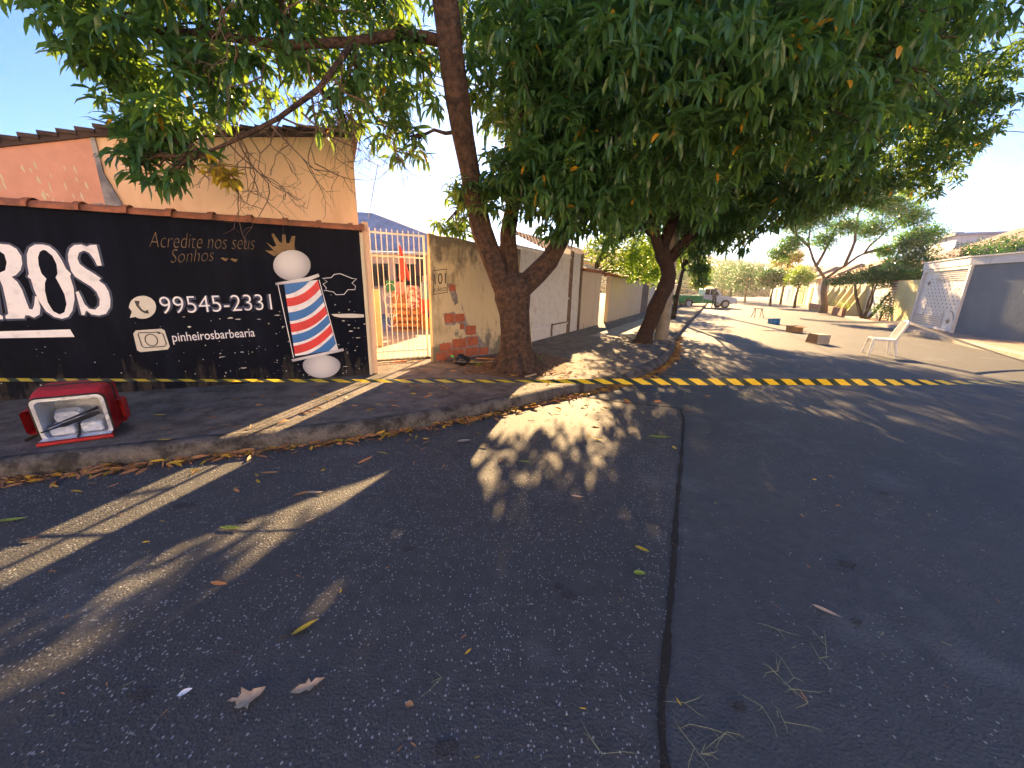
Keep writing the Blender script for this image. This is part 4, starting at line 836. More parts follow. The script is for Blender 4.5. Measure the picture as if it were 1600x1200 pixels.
small_tree('garden_tree', (2.9, 16.9, .15), 'bright yellow green garden tree lit from behind above the beige walls', 'tree', None, [(2.9, 16.9, .1), (3.0, 16.8, 1.2), (3.3, 16.6, 2.0)], .08,
           [(3.6, 16.2, 3.1, .8), (4.6, 16.4, 2.7, .7), (5.3, 16.8, 2.2, .6), (4.3, 16.3, 3.9, 1.1), (4.5, 16.6, 5.1, 1.1), (5.2, 16.6, 4.6, 1.1), (6.3, 17.6, 2.3, .7), (6.6, 17.6, 3.0, .8), (5.4, 17, 3.2, .8)], 190, M['lime'], M['bark'], (.12, .2), .06)
# poles
def pole(x, y, h, r, label):
    t = empty('utility_pole', (x, y, .15), label, 'pole', 'concrete utility poles'); mb = MB(); mb.tube([(x, y, .1), (x, y, h)], [r, r*.62], 24); mb.build('shaft', M['pole'], t, smooth=True)
    mb = MB()
    for z in (3.6, h-.6): mb = MB(); mb.tube([(x, y, z), (x, y, z+.05)], r*.95, 16); mb.build('steel_band', M['rust'], t)
    mb = MB(); mb.box(x-.9, x+.9, y-.05, y+.05, h-.45, h-.35); mb.build('crossarm', M['wood'], t); return t
pole(4.31, 10.98, 9, .185, 'nearer pale concrete utility pole rising behind the leaning tree')
pole(15.1, 35.8, 9, .17, 'farther concrete utility pole beside the green and white pickup')
for k, (a, b) in enumerate([((4.4, 11, 7.4), (30, 16, 8.9)), ((4.4, 11, 6.9), (30, 16, 8.2)), ((4.4, 11, 6.1), (30, 15.5, 7.2))]):
    mb = MB(); mb.tube(bez(a, b, -.25, 12, 0), .012, 4); tag(mb.build('power_cable', M['wire']), ['uppermost power cable crossing the sky on the right', 'middle power cable crossing the sky on the right', 'lowest power cable crossing the sky on the right'][k], 'cable', 'power cables over the road')
mb = MB(); mb.tube(bez((4.4, 11, 8.4), (15.1, 35.8, 8.4), -.3, 12, 0), .015, 4); tag(mb.build('power_cable', M['wire']), 'thick power cable running along the street between the two poles', 'cable', 'power cables over the road')
# ------------------------------------------------------------ right side of the street
FR = Fr(17.0, 14.77, 29)      # s grows away from the camera; the street is on its left, so n is negated below
class FrR(Fr):
    def p(f, s, n, z): return f.o+f.e*s-f.n*n+Vector((0, 0, z))
    def M(f): return Matrix(((f.e.x, -f.n.x, 0, f.o.x), (f.e.y, -f.n.y, 0, f.o.y), (0, 0, 1, 0), (0, 0, 0, 1)))
FR = FrR(17.0, 14.77, 29)
gw = empty('grey_wall', tuple(FR.p(-4, 0, .15)), 'blue grey boundary wall with a white top band right of the patterned gate', 'wall')
FW = FrR(17.0, 14.77, 13.5); mb = MB(); FW.box(mb, -11, -.1, -.2, 0, .05, 2.66); mb.build('wall_panel', M['grey_wall'], gw)
mb = MB(); FR.box(mb, .05, 4.1, -.24, .06, 2.665, 2.95); FR.box(mb, .05, 4.15, -.26, .10, 2.955, 3.0); FW.box(mb, -11, .02, -.24, .06, 2.663, 2.93); FW.box(mb, -11, .03, -.26, .10, 2.935, 2.985); mb.build('top_band', M['white_wall'], gw)
mb = MB()
for k in range(7): w_ = .42*math.sqrt(max(0.05, 1-((k-3)/3.6)**2)); FW.box(mb, -2.6-w_, -2.6+w_, .002, .03, 1.55+k*.065, 1.58+k*.065)
mb.build('wall_ornament', M['white_metal'], gw)
pg = empty('patterned_gate', tuple(FR.p(2, 0, .15)), 'white sheet metal gate with rows of diamond cutouts, louvres and a flower emblem', 'gate')
mb = MB(); FR.box(mb, -.05, 3.95, -.08, -.04, .2, 2.62); mb.build('gate_panel', M['white_metal'], pg)
mb = MB(); FR.box(mb, -.09, .04, -.12, .05, .15, 2.66); FR.box(mb, 3.86, 4.0, -.12, .05, .15, 2.66); FR.box(mb, .042, 3.858, -.09, .04, 2.55, 2.64); FR.box(mb, .042, 3.858, -.09, .04, .18, .26); FR.box(mb, 1.15, 1.2, -.035, .01, .265, .85); mb.build('gate_frame', M['white_wall'], pg)
mb = MB(); k = 0
for j in range(11):
    for i in range(9):
        s = .35+i*.34+(j % 2)*.17; z = .78+j*.145
        if s > 3.3 and z > 1.6: continue
        if s < 1.15 and z < .98: continue
        d = .052; mb.add([FR.p(s-d*1.1, -.035, z), FR.p(s, -.035, z-d), FR.p(s+d*1.1, -.035, z), FR.p(s, -.035, z+d)], [(0, 1, 2, 3)])
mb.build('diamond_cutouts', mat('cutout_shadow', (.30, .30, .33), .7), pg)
mb = MB()
lv = mat('louvre', (.42, .40, .38), .6)
for j in range(5): FR.box(mb, 1.3, 3.75, -.036, -.012, .30+j*.09, .335+j*.09)
mb.build('louvres', lv, pg); mb = MB()
for j in range(5): FR.box(mb, .2, 2.6, -.036, -.012, 2.14+j*.08, 2.17+j*.08)
mb.build('louvres', lv, pg)
em_ = mat('emblem', (.20, .17, .15), .6)
for c, z in ((3.3, 1.95), (.65, .45)):
    if c < 1: mb.build('flower_emblem', em_, pg)
    mb = MB()
    for an in (-.9, -.45, 0, .45, .9):
        a = Vector((math.sin(an), math.cos(an))); q = Vector((a.y, -a.x)); o_ = Vector((c, z)); pts = [o_, o_+a*.13+q*.035, o_+a*.26, o_+a*.13-q*.035]
        mb.add([FR.p(p.x, -.03, p.y) for p in pts], [(0, 1, 2, 3)])
mb.tube([FR.p(1.15-.95*math.cos(t*.11), -.03, .35+.62*math.sin(t*.157)) for t in range(11)], .014, 5)
mb.build('flower_emblem', em_, pg)
def hiproof(name, base, w_, d_, z0, z1, m, parent, az=29, ov=.3):
    f = FrR(base[0], base[1], az); mb = MB(); i = min(w_, d_)*.5
    v = [f.p(-ov, ov, z0), f.p(w_+ov, ov, z0), f.p(w_+ov, -d_-ov, z0), f.p(-ov, -d_-ov, z0), f.p(i, -d_/2, z1), f.p(w_-i if w_ > 2*i+.1 else i+.1, -d_/2, z1)]
    mb.add(v, [(0, 1, 5, 4), (1, 2, 5), (2, 3, 4, 5), (3, 0, 4), (3, 2, 1, 0)]); return mb.build(name, m, parent)
h1 = empty('tiled_house', (27, 23, .15), 'house with brownish purple tiled roof rising behind the grey wall', 'house')
f2 = FrR(*FR.p(5, -4.5, 0)[:2], 29); mb = MB(); f2.box(mb, 0, 18, -8, 0, .1, 3.55); mb.build('wall', M['white_wall'], h1)
hiproof('roof', f2.o[:2], 18, 8, 3.55, 6.0, M['tile_purple'], h1, ov=.5)
mb = MB(); f2.box(mb, 0, 7, .6, 2.2, 3.15, 3.3); mb.build('flat_canopy', M['roof_grey'], h1)
h2 = empty('tiled_house', (43, 35, .15), 'distant house with orange tiled roof at the right edge behind the purple roofed one', 'house')
f3 = FrR(41, 31, 29); mb = MB(); f3.box(mb, 0, 12, -8, 0, .1, 5.6); mb.build('wall', M['cream'], h2); hiproof('roof', (41, 31), 12, 8, 5.6, 7.9, M['tile_far'], h2)
h3 = empty('pale_building', (49, 46, .15), 'pale two storey building with flat roof far behind the hedge', 'building')
f4 = FrR(46.5, 43, 29); mb = MB(); f4.box(mb, -1, 6, -3.5, 0, 0, 7.6); mb.build('wall', M['white_wall'], h3); mb = MB(); f4.box(mb, -1.3, 6.3, -3.8, .3, 7.605, 7.85); f4.box(mb, 3, 4, -1.8, -.8, 7.855, 8.4); mb.build('roof', M['roof_grey'], h3)
def hedge(name, base, clumps, label, cat, lm, per=260, L=(.06, .12), W=.04, group=None):
    t = empty(name, base, label, cat, group); a, tips = clump_leaves(clumps, per, L=L, W=W, cl=6, el=(-.3, 1.0), spread=.05); leaf_object('foliage', lm, a, t, base)
    mb = MB()
    for c in clumps: mb.tube(bez(base, c[:3], 0, 3, .03), [.03, .025, .02, .01], 5)
    mb.build('stems', M['bark'], t); return t
hedge('hedge', tuple(FR.p(2, -1, .15)), [tuple(FR.p(-.5+k*.75, -1.0, 3.25+.12*(k % 2)))+(.55,) for k in range(7)], 'green leafy hedge showing above the white band over the patterned gate', 'hedge', M['clip_leaf'])
# frontage beyond the gate
mb = MB(); FR.box(mb, 4.2, 6.9, -.2, 0, .1, 2.25); tag(mb.build('yellow_wall', M['yellowish']), 'yellow rendered wall left of the patterned gate', 'wall')
g2 = empty('slatted_gate', tuple(FR.p(8.4, 0, .15)), 'white and brown horizontally slatted gate behind the flat crowned tree', 'gate')
mb = MB(); FR.box(mb, 7.0, 8.4, -.2, -.1, .15, 2.3); mb.build('door_leaf', M['wood'], g2)
mb = MB(); FR.box(mb, 8.5, 11.2, -.2, -.1, .15, 2.3); mb.build('gate_leaf', M['white_metal'], g2)
mb = MB()
for j in range(14): FR.box(mb, 7.02, 8.38, -.095, -.06, .25+j*.145, .33+j*.145)
mb.build('slats', M['white_wall'], g2)
cw = empty('cream_wall', tuple(FR.p(16, 0, .15)), 'cream wall with slanting buttresses and a low planter behind the jacaranda', 'wall')
mb = MB(); FR.box(mb, 11.3, 24, -.25, -.05, .1, 2.2); mb.build('wall_panel', M['cream'], cw)
for k in range(6):
    mb = MB(); s0 = 12+k*1.9; mb.slab([(-.05, 2.2), (-.05, .15), (.85, .15)], lambda a, b, d: FR.p(d, a, b), s0, s0+.22); mb.build('buttress', M['yellowish'], cw)
mb = MB(); FR.box(mb, 11.5, 24, .9, 1.1, .1, .6); mb.build('planter', M['tile_far'], cw)
hedge('planter_bed', tuple(FR.p(16, .6, .15)), [tuple(FR.p(12.2+k*1.5, .5, .75))+(.4,) for k in range(8)], 'yellow green plants filling the low planter along the cream wall', 'plants', M['lime'], 120)
hedge('shrub', tuple(FR.p(5.6, .7, .15)), [tuple(FR.p(5.2, .7, .8))+(.55,), tuple(FR.p(6.0, .6, .7))+(.5,), tuple(FR.p(5.7, .6, 1.3))+(.45,)], 'dark round shrub in front of the yellow wall', 'shrub', M['clip_leaf'], 260)
# farther houses
def house(name, s0, s1, h, m, label, roofm, gates=()):
    t = empty(name, tuple(FR.p((s0+s1)/2, 0, .15)), label, 'house'); mb = MB(); FR.box(mb, s0, s1, -7, -2.5, .1, h+.6); mb.build('wall', m, t)
    mb = MB(); FR.box(mb, s0, s1, -.2, 0, .1, 2.3); mb.build('front_wall', m, t)
    b = FR.p(s0, -2.2, 0); hiproof('roof', b[:2], s1-s0, 5.2, h+.6, h+2.2, roofm, t)
    for a, b_, gm in gates:
        mb = MB(); FR.box(mb, a, b_, .002, .05, .2, 2.1); mb.build('gate', gm, t)
    return t
house('street_house', 24.5, 34, 2.6, M['white_wall'], 'white walled house with pinkish gate behind the jacaranda trunk', M['tile_far'], [(26, 29, M['cloth_pink'] if False else M['slat_white']), (30.5, 31.7, M['wood'])])
house('street_house', 34.5, 46, 2.7, M['beige'], 'beige house with brown barred gate behind the clipped trees', M['tile_far'], [(36, 39.5, M['wood']), (41, 44, M['slat_white'])])
house('street_house', 46.5, 60, 3.0, M['cream'], 'cream house with a blue gate farther down the street', M['tile_purple'], [(49, 52, M['blue_paint'])])
house('street_house', 61, 80, 3.0, M['white_wall'], 'last visible white house at the end of the street', M['tile_far'], [(66, 69, M['rust'])])

# trees of the right pavement
jb = (22.9, 28.5, .15)
t = empty('street_tree', jb, 'airy spreading jacaranda like tree lit from behind on the right pavement', 'tree', 'trees along the right pavement'); mb = MB()
mb.tube([(22.9, 28.5, .1), (22.85, 28.5, .8), (22.6, 28.5, 1.6), (22.5, 28.5, 2.6)], [.27, .21, .19, .18], 12, wob=.15)
Br = [[(22.5, 28.5, 2.5), (21.6, 28.4, 3.4), (20.8, 28.4, 4.7), (20.6, 28.4, 6.0), (21.2, 28, 7.2)], [(22.5, 28.5, 2.5), (23.6, 28.4, 3.4), (24.7, 28.3, 4.3), (25.6, 28.0, 5.8), (26.4, 27.8, 7.0)], [(23.6, 28.4, 3.4), (23.6, 28, 5.0), (23.2, 27.8, 6.8), (23.6, 27.6, 7.9)], [(20.8, 28.4, 4.7), (19.6, 28.2, 5.4), (18.7, 28, 6.1)], [(24.7, 28.3, 4.3), (26.5, 28, 4.9), (28.0, 27.8, 5.2)], [(21.6, 28.4, 3.4), (22.0, 28.2, 5), (22.3, 28, 6.4)]]
for b in Br: mb.tube([p for q in range(len(b)-1) for p in bez(b[q], b[q+1], .05, 3, .06)[:-1]]+[b[-1]], taper(.11, .03, 3*(len(b)-1)+1), 8, wob=.1)
JC = [(20.4, 28.2, 6.3, 1.2), (18.9, 28, 6.3, 1.1), (21.6, 28, 7.3, 1.3), (23.4, 27.8, 7.9, 1.3), (25.2, 27.8, 7.4, 1.3), (26.8, 27.8, 6.7, 1.2), (28.2, 27.8, 5.6, 1.1), (27.2, 27.9, 5.2, .9), (22.6, 28, 6.0, 1.0), (24.5, 28, 5.9, 1.1), (19.4, 28.2, 4.9, .9), (18.5, 28, 4.2, .8), (26.0, 28, 4.5, .8), (21.6, 28.2, 5.1, .8)]
limbs_to(mb, [Vector(p) for b in Br for p in b[1:]], JC, .05, .015)
mb.build('trunk', M['bark_pale'], t, smooth=True)
a, _ = clump_leaves([c+(1,) for c in JC], 210, L=(.16, .30), W=.06, cl=8, el=(-.8, .5), flat=.6, spread=.16); leaf_object('crown', M['fine_leaf'], a, t, jb)
rb_ = (20.4, 22.3, .15); t = empty('street_tree', rb_, 'low flat crowned dark green tree with several thin stems near the patterned gate', 'tree', 'trees along the right pavement'); mb = MB()
for k in range(6): mb.tube(bez((20.4+.1*math.cos(k), 22.3+.1*math.sin(k), .1), (20.5+1.1*math.cos(k*1.05), 22.3+.8*math.sin(k*1.05), 2.1), -.2, 5, .05), taper(.09, .035, 6), 7)
mb.build('trunk', M['bark'], t, smooth=True)
RC = [(18.9, 22.2, 2.3, .65), (19.9, 22.2, 2.55, .8), (20.9, 22.2, 2.6, .85), (21.9, 22.2, 2.6, .8), (22.8, 22.2, 2.5, .7), (20.4, 21.8, 2.2, .6), (18.2, 22.3, 2.15, .4), (21.6, 21.9, 2.2, .6)]
a, _ = clump_leaves(RC, 500, L=(.07, .13), W=.05, cl=7, el=(-.2, 1.1), flat=.65, spread=.05); leaf_object('crown', M['clip_leaf'], a, t, rb_)
small_tree('dense_tree', (24.5, 24.5, .15), 'dark dense tree behind the flat crowned tree near the hedge', 'tree', 'trees along the right pavement', [(24.5, 24.5, .1), (24.4, 24.5, 2), (24.4, 24.5, 3)], .15, [(24.0, 24.4, 3.6, 1.0), (24.9, 24.5, 3.4, 1.1), (24.4, 24.4, 4.5, .9), (23.4, 24.4, 3.0, .8), (25.4, 24.4, 2.6, .9)], 190, M['clip_leaf'], M['bark'], (.10, .18), .07)
def ball_tree(base, r, z, label, lm, flat=.75, per=130, name='clipped_tree'):
    cl = [(base[0], base[1], z, r, 1.0)]+[(base[0]+r*.6*math.cos(k), base[1]+r*.6*math.sin(k), z+.15*math.sin(k*2)*r, r*.5, .8) for k in (0, 1.2, 2.5, 3.8, 5)]
    return small_tree(name, (base[0], base[1], .15), label, 'tree', 'trees along the right pavement', [(base[0], base[1], .1), (base[0]-.05, base[1], z*.35), (base[0], base[1], z*.6)], .13, cl, per, lm, M['bark'], (.12, .22), .08, flat=flat, el=(-.2, 1.2))
ball_tree((27.3, 41.2), 1.75, 2.95, 'neatly rounded dark green clipped tree in the middle of the far right row', M['clip_leaf'], .6, 170)
ball_tree((26.3, 36.2), 1.1, 2.9, 'irregular pale green young tree right of the rounded clipped tree', M['lime'], 1.1, 150, 'young_tree')
ball_tree((31, 52), 2.7, 3.3, 'large rounded yellow green tree left of the clipped tree', M['far_leaf'], .85, 90)
ball_tree((34, 61), 3.0, 3.8, 'big hazy rounded tree second from the left in the far row', M['far_leaf'], .9, 70)
ball_tree((38.5, 72), 3.4, 4.2, 'hazy pale tree third from the left in the far row', M['far_leaf'], .9, 40)
ball_tree((32.5, 66), 2.4, 2.8, 'hazy bush like tree standing forward of the far row', M['far_leaf'], .9, 45)
ball_tree((42, 88), 4.2, 4.8, 'farthest hazy tree at the left end of the row', M['far_leaf'], .9, 25)
small_tree('yellow_tree', (31, 45, .15), 'small bright yellow leafed tree between the clipped trees and the jacaranda', 'tree', 'trees along the right pavement', [(31, 45, .1), (31, 45, 3), (31, 45, 4.6)], .12, [(31, 45, 5.2, 1.3), (30, 45, 5.0, .9), (32, 45, 5.4, .9)], 110, leafmat('yellow_crown', (.35, .30, .03), (.5, .42, .03), (.7, .55, .04), .4), M['bark'], (.2, .3), .1)
for k, (x, y, z, r) in enumerate([(9.5, 27, 4.0, 1.7), (12.8, 34, 4.4, 2.0), (15.0, 44, 4.6, 2.4), (18.5, 56, 5, 2.8), (21.5, 70, 6, 3.6), (30, 78, 5.5, 3.8), (36, 98, 7, 4.6)]):
    small_tree('street_tree', (x, y, .15), ['bushy tree behind the drooping tree on the left pavement', 'second bushy tree beyond it on the left, behind the farther pole', 'tree on the left just behind the pickup bed', 'hazy tree rising above the pickup cab', 'tall hazy tree closing the left side of the street', 'green tree closing the street straight beyond the pickup bonnet', 'farthest tall tree at the very end of the street'][k], 'tree', 'trees along the left pavement',
               [(x, y, .1), (x+.1, y, z*.4), (x, y, z*.7)], .15, [(x, y, z, r), (x-r*.6, y, z-.4, r*.6), (x+r*.6, y, z-.2, r*.6), (x, y-.4, z-r*.7, r*.55)], 55, M['far_leaf'] if k > 2 else M['lime'], M['bark'], (.18, .3), .1)
# wooded hill far beyond
mb = MB(); NX, NY = 60, 24; vs = []
for j in range(NY+1):
    for i in range(NX+1):
        x = -150+i*9.5; y = 120+j*11; hgt = 18*max(0, min(1, (y-125)/110))*(.8+.5*noise.noise(Vector((x*.008, y*.008, 3))))+1.2*noise.noise(Vector((x*.05, y*.05, 0)))
        vs.append((x, y, hgt-.5))
mb.add(vs, [(j*(NX+1)+i, j*(NX+1)+i+1, (j+1)*(NX+1)+i+1, (j+1)*(NX+1)+i) for j in range(NY) for i in range(NX)])
tag(mb.build('hill', mat('hill_ground', (.16, .19, .07), .95, .4, .05), smooth=True), kind='structure')
hc = []
for _ in range(520):
    x = random.uniform(-60, 260); y = random.uniform(112, 300); h_ = 18*max(0, min(1, (y-125)/110))*(.8+.5*noise.noise(Vector((x*.008, y*.008, 3))))
    hc.append((x, y, h_+2.2, random.uniform(2.2, 4.5), 1))
a, _ = clump_leaves(hc, 6, L=(1.2, 2.4), W=1.3, cl=7, el=(-.4, 1.0), spread=.8); tag(leaf_object('hillside_wood', M['hill_leaf'], a), 'hazy wooded hillside beyond the end of the street', 'wood', kind='stuff')

M['fill_white'] = mat('fill_facade', (.80, .80, .80), .9, .1, 2)
# ------------------------------------------------------------ unseen houses added behind the camera; their sunlit fronts bounce fill onto the shaded walls
for k, (x0, x1, h_, m_, lb) in enumerate([(-26, -9.5, 5.2, 'cream', 'long white house added behind the camera to bounce sunlight, farthest left'), (-8.5, 6.5, 5.6, 'white_wall', 'tall white house added behind the camera to bounce sunlight onto the painted wall'), (7.5, 24, 5.0, 'peach', 'low white house added behind the camera to bounce sunlight towards the tree lined corner')]):
    t = empty('fill_house', ((x0+x1)/2, -12, 0), lb, 'house', 'added houses behind the camera bouncing sunlight onto the corner')
    mb = MB(); mb.box(x0, x1, -18, -12, -.02, h_+.9); mb.build('wall', M['fill_white'], t)
    mb = MB(); mb.add([(x0-.4, -11.5, h_+.85), (x1+.4, -11.5, h_+.85), (x1+.4, -15, h_+2.2), (x0-.4, -15, h_+2.2), (x0-.4, -18.4, h_+.9), (x1+.4, -18.4, h_+.9)], [(0, 1, 2, 3), (3, 2, 5, 4)]); mb.build('roof', M['tile'], t).modifiers.new('s', 'SOLIDIFY').thickness = .1
    for j in range(4):
        xc = x0+(j+.5)*(x1-x0)/4; z0_, z1_ = (.02, 2.1) if j == 1 else (1.0, 2.2)
        mb = MB(); mb.box(xc-.6, xc+.6, -12.02, -11.94, z0_, z1_); o_ = mb.build('door' if j == 1 else 'window', M['wood'] if j == 1 else M['glass'], t)
        mb = MB(); mb.box(xc-.7, xc-.602, -12.03, -11.92, z0_, z1_); mb.box(xc+.602, xc+.7, -12.03, -11.92, z0_, z1_); mb.box(xc-.7, xc+.7, -12.03, -11.92, z1_+.002, z1_+.1); mb.build('frame', M['white_metal'], o_)
sheet('side_pavement', [(-30, -12), (-30, -9.8), (26, -9.8), (26, -12)], .12, M['concrete'])  # pavement strip added in front of the unseen fill houses

# ------------------------------------------------------------ pickup truck and the person beside it
tr_ = empty('pickup_truck', (17.75, 36.3, 0), 'green and white pickup truck parked across the end of the street', 'truck')
TX = Matrix.Translation((17.75, 36.3, 0)) @ Matrix.Rotation(rad(-6), 4, 'Z')     # front to the right, length on local x
def tm(a, b, c_): return TX @ Vector((a, b, c_))
def prof_(pts, y0, y1, nm, m, bev=.03):
    mb = MB(); mb.slab(pts, lambda a, b, d: tm(a, d, b), y0, y1); return mb.build(nm, m, tr_, bevel=bev)
def arch(cx, r=.43): return [(cx-r*math.cos(t*math.pi/6), .36+r*math.sin(t*math.pi/6)) for t in range(7)]
bodyr = [(-2.6, .5), (-2.6, 1.1), (-.35, 1.1), (-.35, .42)]+arch(-1.55)[::-1]
prof_(bodyr, -.88, .88, 'cargo_bed', M['green_paint'])
prof_([(-.345, .42), (-.345, 1.1), (.95, 1.12), (2.1, 1.02), (2.55, .9), (2.6, .5)]+arch(1.65)[::-1]+[(1.1, .36)], -.88, .88, 'body', M['truck_white'])
prof_([(-.33, 1.12), (-.25, 1.68), (-.05, 1.75), (.75, 1.72), (1.35, 1.13)], -.74, .74, 'cab', M['truck_white'], .05)
for (p_) in ([(-.2, 1.18), (-.15, 1.62), (.2, 1.64), (.2, 1.18)], [(.27, 1.18), (.27, 1.64), (.68, 1.62), (1.1, 1.18)]): prof_(p_, -.755, .755, 'side_window', M['glass'], 0)
prof_([(-.34, .42), (-.34, .8), (.5, .66), (1.1, .46), (1.05, .40)], -.893, .893, 'green_flash', M['green_paint'], 0)
for sx in (-1.55, 1.65):
    for sy in (-.78, .78):
        mb = MB(); mb.tube([tm(sx, sy-.11, .37), tm(sx, sy+.11, .37)], .37, 20); wh = mb.build('wheel', M['rubber'], tr_, bevel=.03)
        mb = MB(); mb.tube([tm(sx, sy-.125, .37), tm(sx, sy+.125, .37)], .22, 14); mb.build('rim', M['rim'], wh)
mb = MB(); mb.box(2.55, 2.68, -.85, .85, .42, .68, TX); mb.build('bumper', M['rim'], tr_, bevel=.03)
mb = MB(); mb.box(.1, .45, -.55, .55, 1.76, 1.90, TX); mb.build('light_bar', M['beacon'], tr_, bevel=.03)
mb = MB(); mb.box(.75, .9, -1.02, -.90, 1.12, 1.3, TX); mb.build('wing_mirror', M['rubber'], tr_, bevel=.02)
mb = MB(); mb.box(2.40, 2.58, -.84, -.6, .72, .88, TX); mb.build('headlight', M['glass'], tr_)

def skin(name, verts, edges, radii, m, parent=None, sub=2, loc=(0, 0, 0), root=0, flat=None):
    me = bpy.data.meshes.new(name); me.from_pydata(verts, edges, []); me.update(); o = bpy.data.objects.new(name, me); o.location = loc; link(o, parent)
    md = o.modifiers.new('skin', 'SKIN'); md.use_smooth_shade = True
    if not me.skin_vertices:
        bm = bmesh.new(); bm.from_mesh(me); bm.verts.layers.skin.verify(); bm.to_mesh(me); bm.free()
    for i, r in enumerate(radii):
        sv = me.skin_vertices[0].data[i]; sv.radius = r if hasattr(r, '__len__') else (r, r); sv.use_root = (i == root)
    s_ = o.modifiers.new('sub', 'SUBSURF'); s_.levels = sub; s_.render_levels = sub; me.materials.append(m); return o
# officer standing by the cab, weight on both feet
px_, py_ = 18.05, 34.9
V_ = [(0, 0, .95), (0, .01, 1.12), (0, 0, 1.32), (0, 0, 1.45), (0, .0, 1.52), (0, -.01, 1.60), (0, -.015, 1.68),
      (-.10, 0, .88), (-.12, -.02, .50), (-.13, .02, .10), (-.13, -.10, .04), (.10, 0, .88), (.13, -.02, .50), (.15, .02, .10), (.16, -.10, .04),
      (-.19, 0, 1.40), (-.24, .03, 1.14), (-.20, -.12, .95), (.19, 0, 1.40), (.25, .03, 1.14), (.17, -.14, 1.05)]
E_ = [(0, 1), (1, 2), (2, 3), (3, 4), (4, 5), (5, 6), (0, 7), (7, 8), (8, 9), (9, 10), (0, 11), (11, 12), (12, 13), (13, 14), (3, 15), (15, 16), (16, 17), (3, 18), (18, 19), (19, 20)]
Rr = [(.15, .11), (.13, .10), (.16, .11), (.12, .09), (.055, .055), (.085, .095), (.07, .08), (.09, .09), (.065, .065), (.045, .045), (.04, .04), (.09, .09), (.065, .065), (.045, .045), (.04, .04), (.06, .06), (.042, .042), (.032, .032), (.06, .06), (.042, .042), (.032, .032)]
pe = skin('person', V_, E_, Rr, M['uniform'], None, 2, (px_, py_, .0)); tag(pe, 'person in dark clothing standing beside the pickup cab', 'person')
def blob(name, loc, sc_, m, parent):
    bm = bmesh.new(); bmesh.ops.create_icosphere(bm, subdivisions=3, radius=1)
    for v in bm.verts: v.co = Vector((v.co.x*sc_[0], v.co.y*sc_[1], v.co.z*sc_[2]))+Vector(loc)
    me = bpy.data.meshes.new(name); bm.to_mesh(me); bm.free(); me.materials.append(m); me.polygons.foreach_set('use_smooth', [True]*len(me.polygons)); o = bpy.data.objects.new(name, me); return link(o, parent)
blob('face', (0, -.03, 1.64), (.088, .09, .105), M['skin'], pe); blob('cap', (0, 0, 1.70), (.10, .115, .06), M['cloth_black'], pe)

# ------------------------------------------------------------ things standing in the road
def make_chair(loc, rz, label):
    t = empty('plastic_chair', loc, label, 'chair', 'white plastic chairs in the road', rz); T_ = Matrix.Translation(loc) @ Matrix.Rotation(rz, 4, 'Z')
    def q(p): return T_ @ Vector(p)
    # local: faces -x, back at +x
    mb = MB(); K = 8; vs = []
    for i in range(K+1):
        for j in range(K+1):
            x = -.22+.44*i/K; y = -.22+.44*j/K; vs.append(q((x, y, .435-.03*math.sin(math.pi*j/K)*math.sin(math.pi*i/K)+.02*(i == 0))))
    n_ = len(vs); vs += [v-Vector((0, 0, .045)) for v in vs]; k1 = K+1
    fs = [(i*k1+j, i*k1+j+1, (i+1)*k1+j+1, (i+1)*k1+j) for i in range(K) for j in range(K)]; fs += [tuple(v+n_ for v in f_[::-1]) for f_ in fs]
    ring = [i for i in range(k1)]+[k1*i+K for i in range(1, k1)]+[K*k1+j for j in range(K-1, -1, -1)]+[k1*i for i in range(K-1, 0, -1)]
    fs += [(ring[i], ring[(i+1) % len(ring)], ring[(i+1) % len(ring)]+n_, ring[i]+n_) for i in range(len(ring))]
    mb.add(vs, fs)
    for y in (-.22, .22): mb.tube([q((-.23, y, .40)), q((.23, y, .40))], .02, 6)
    mb.build('seat', M['chair'], t)
    mb = MB()
    mb.tube([q((.21, -.21, .42)), q((.27, -.22, .62)), q((.35, -.20, .84)), q((.37, -.12, .885)), q((.375, 0, .90)), q((.37, .12, .885)), q((.35, .20, .84)), q((.27, .22, .62)), q((.21, .21, .42))], .027, 8)
    for k in range(-2, 3): mb.tube([q((.22, k*.07, .44)), q((.275, k*.07, .62)), q((.355, k*.065, .88))], .016, 6, flat=.5)
    mb.build('backrest', M['chair'], t)
    for sx, sy in ((-1, -1), (-1, 1), (1, -1), (1, 1)):
        mb = MB(); mb.tube([q((sx*.205, sy*.21, .42)), q((sx*.235, sy*.235, .2)), q((sx*.265, sy*.255, .0))], [.036, .031, .026], 8); mb.build('leg', M['chair'], t)
    return t
ch = make_chair((9.65, 9.9, 0), rad(-28), 'white plastic chair in the road holding up the pale barrier tape')
c2 = copy_tree(ch); c2.location = (20.6, 37.6, 0); c2.rotation_euler = (0, 0, 2.2); c2['label'] = 'distant white plastic chair standing right of the pickup'
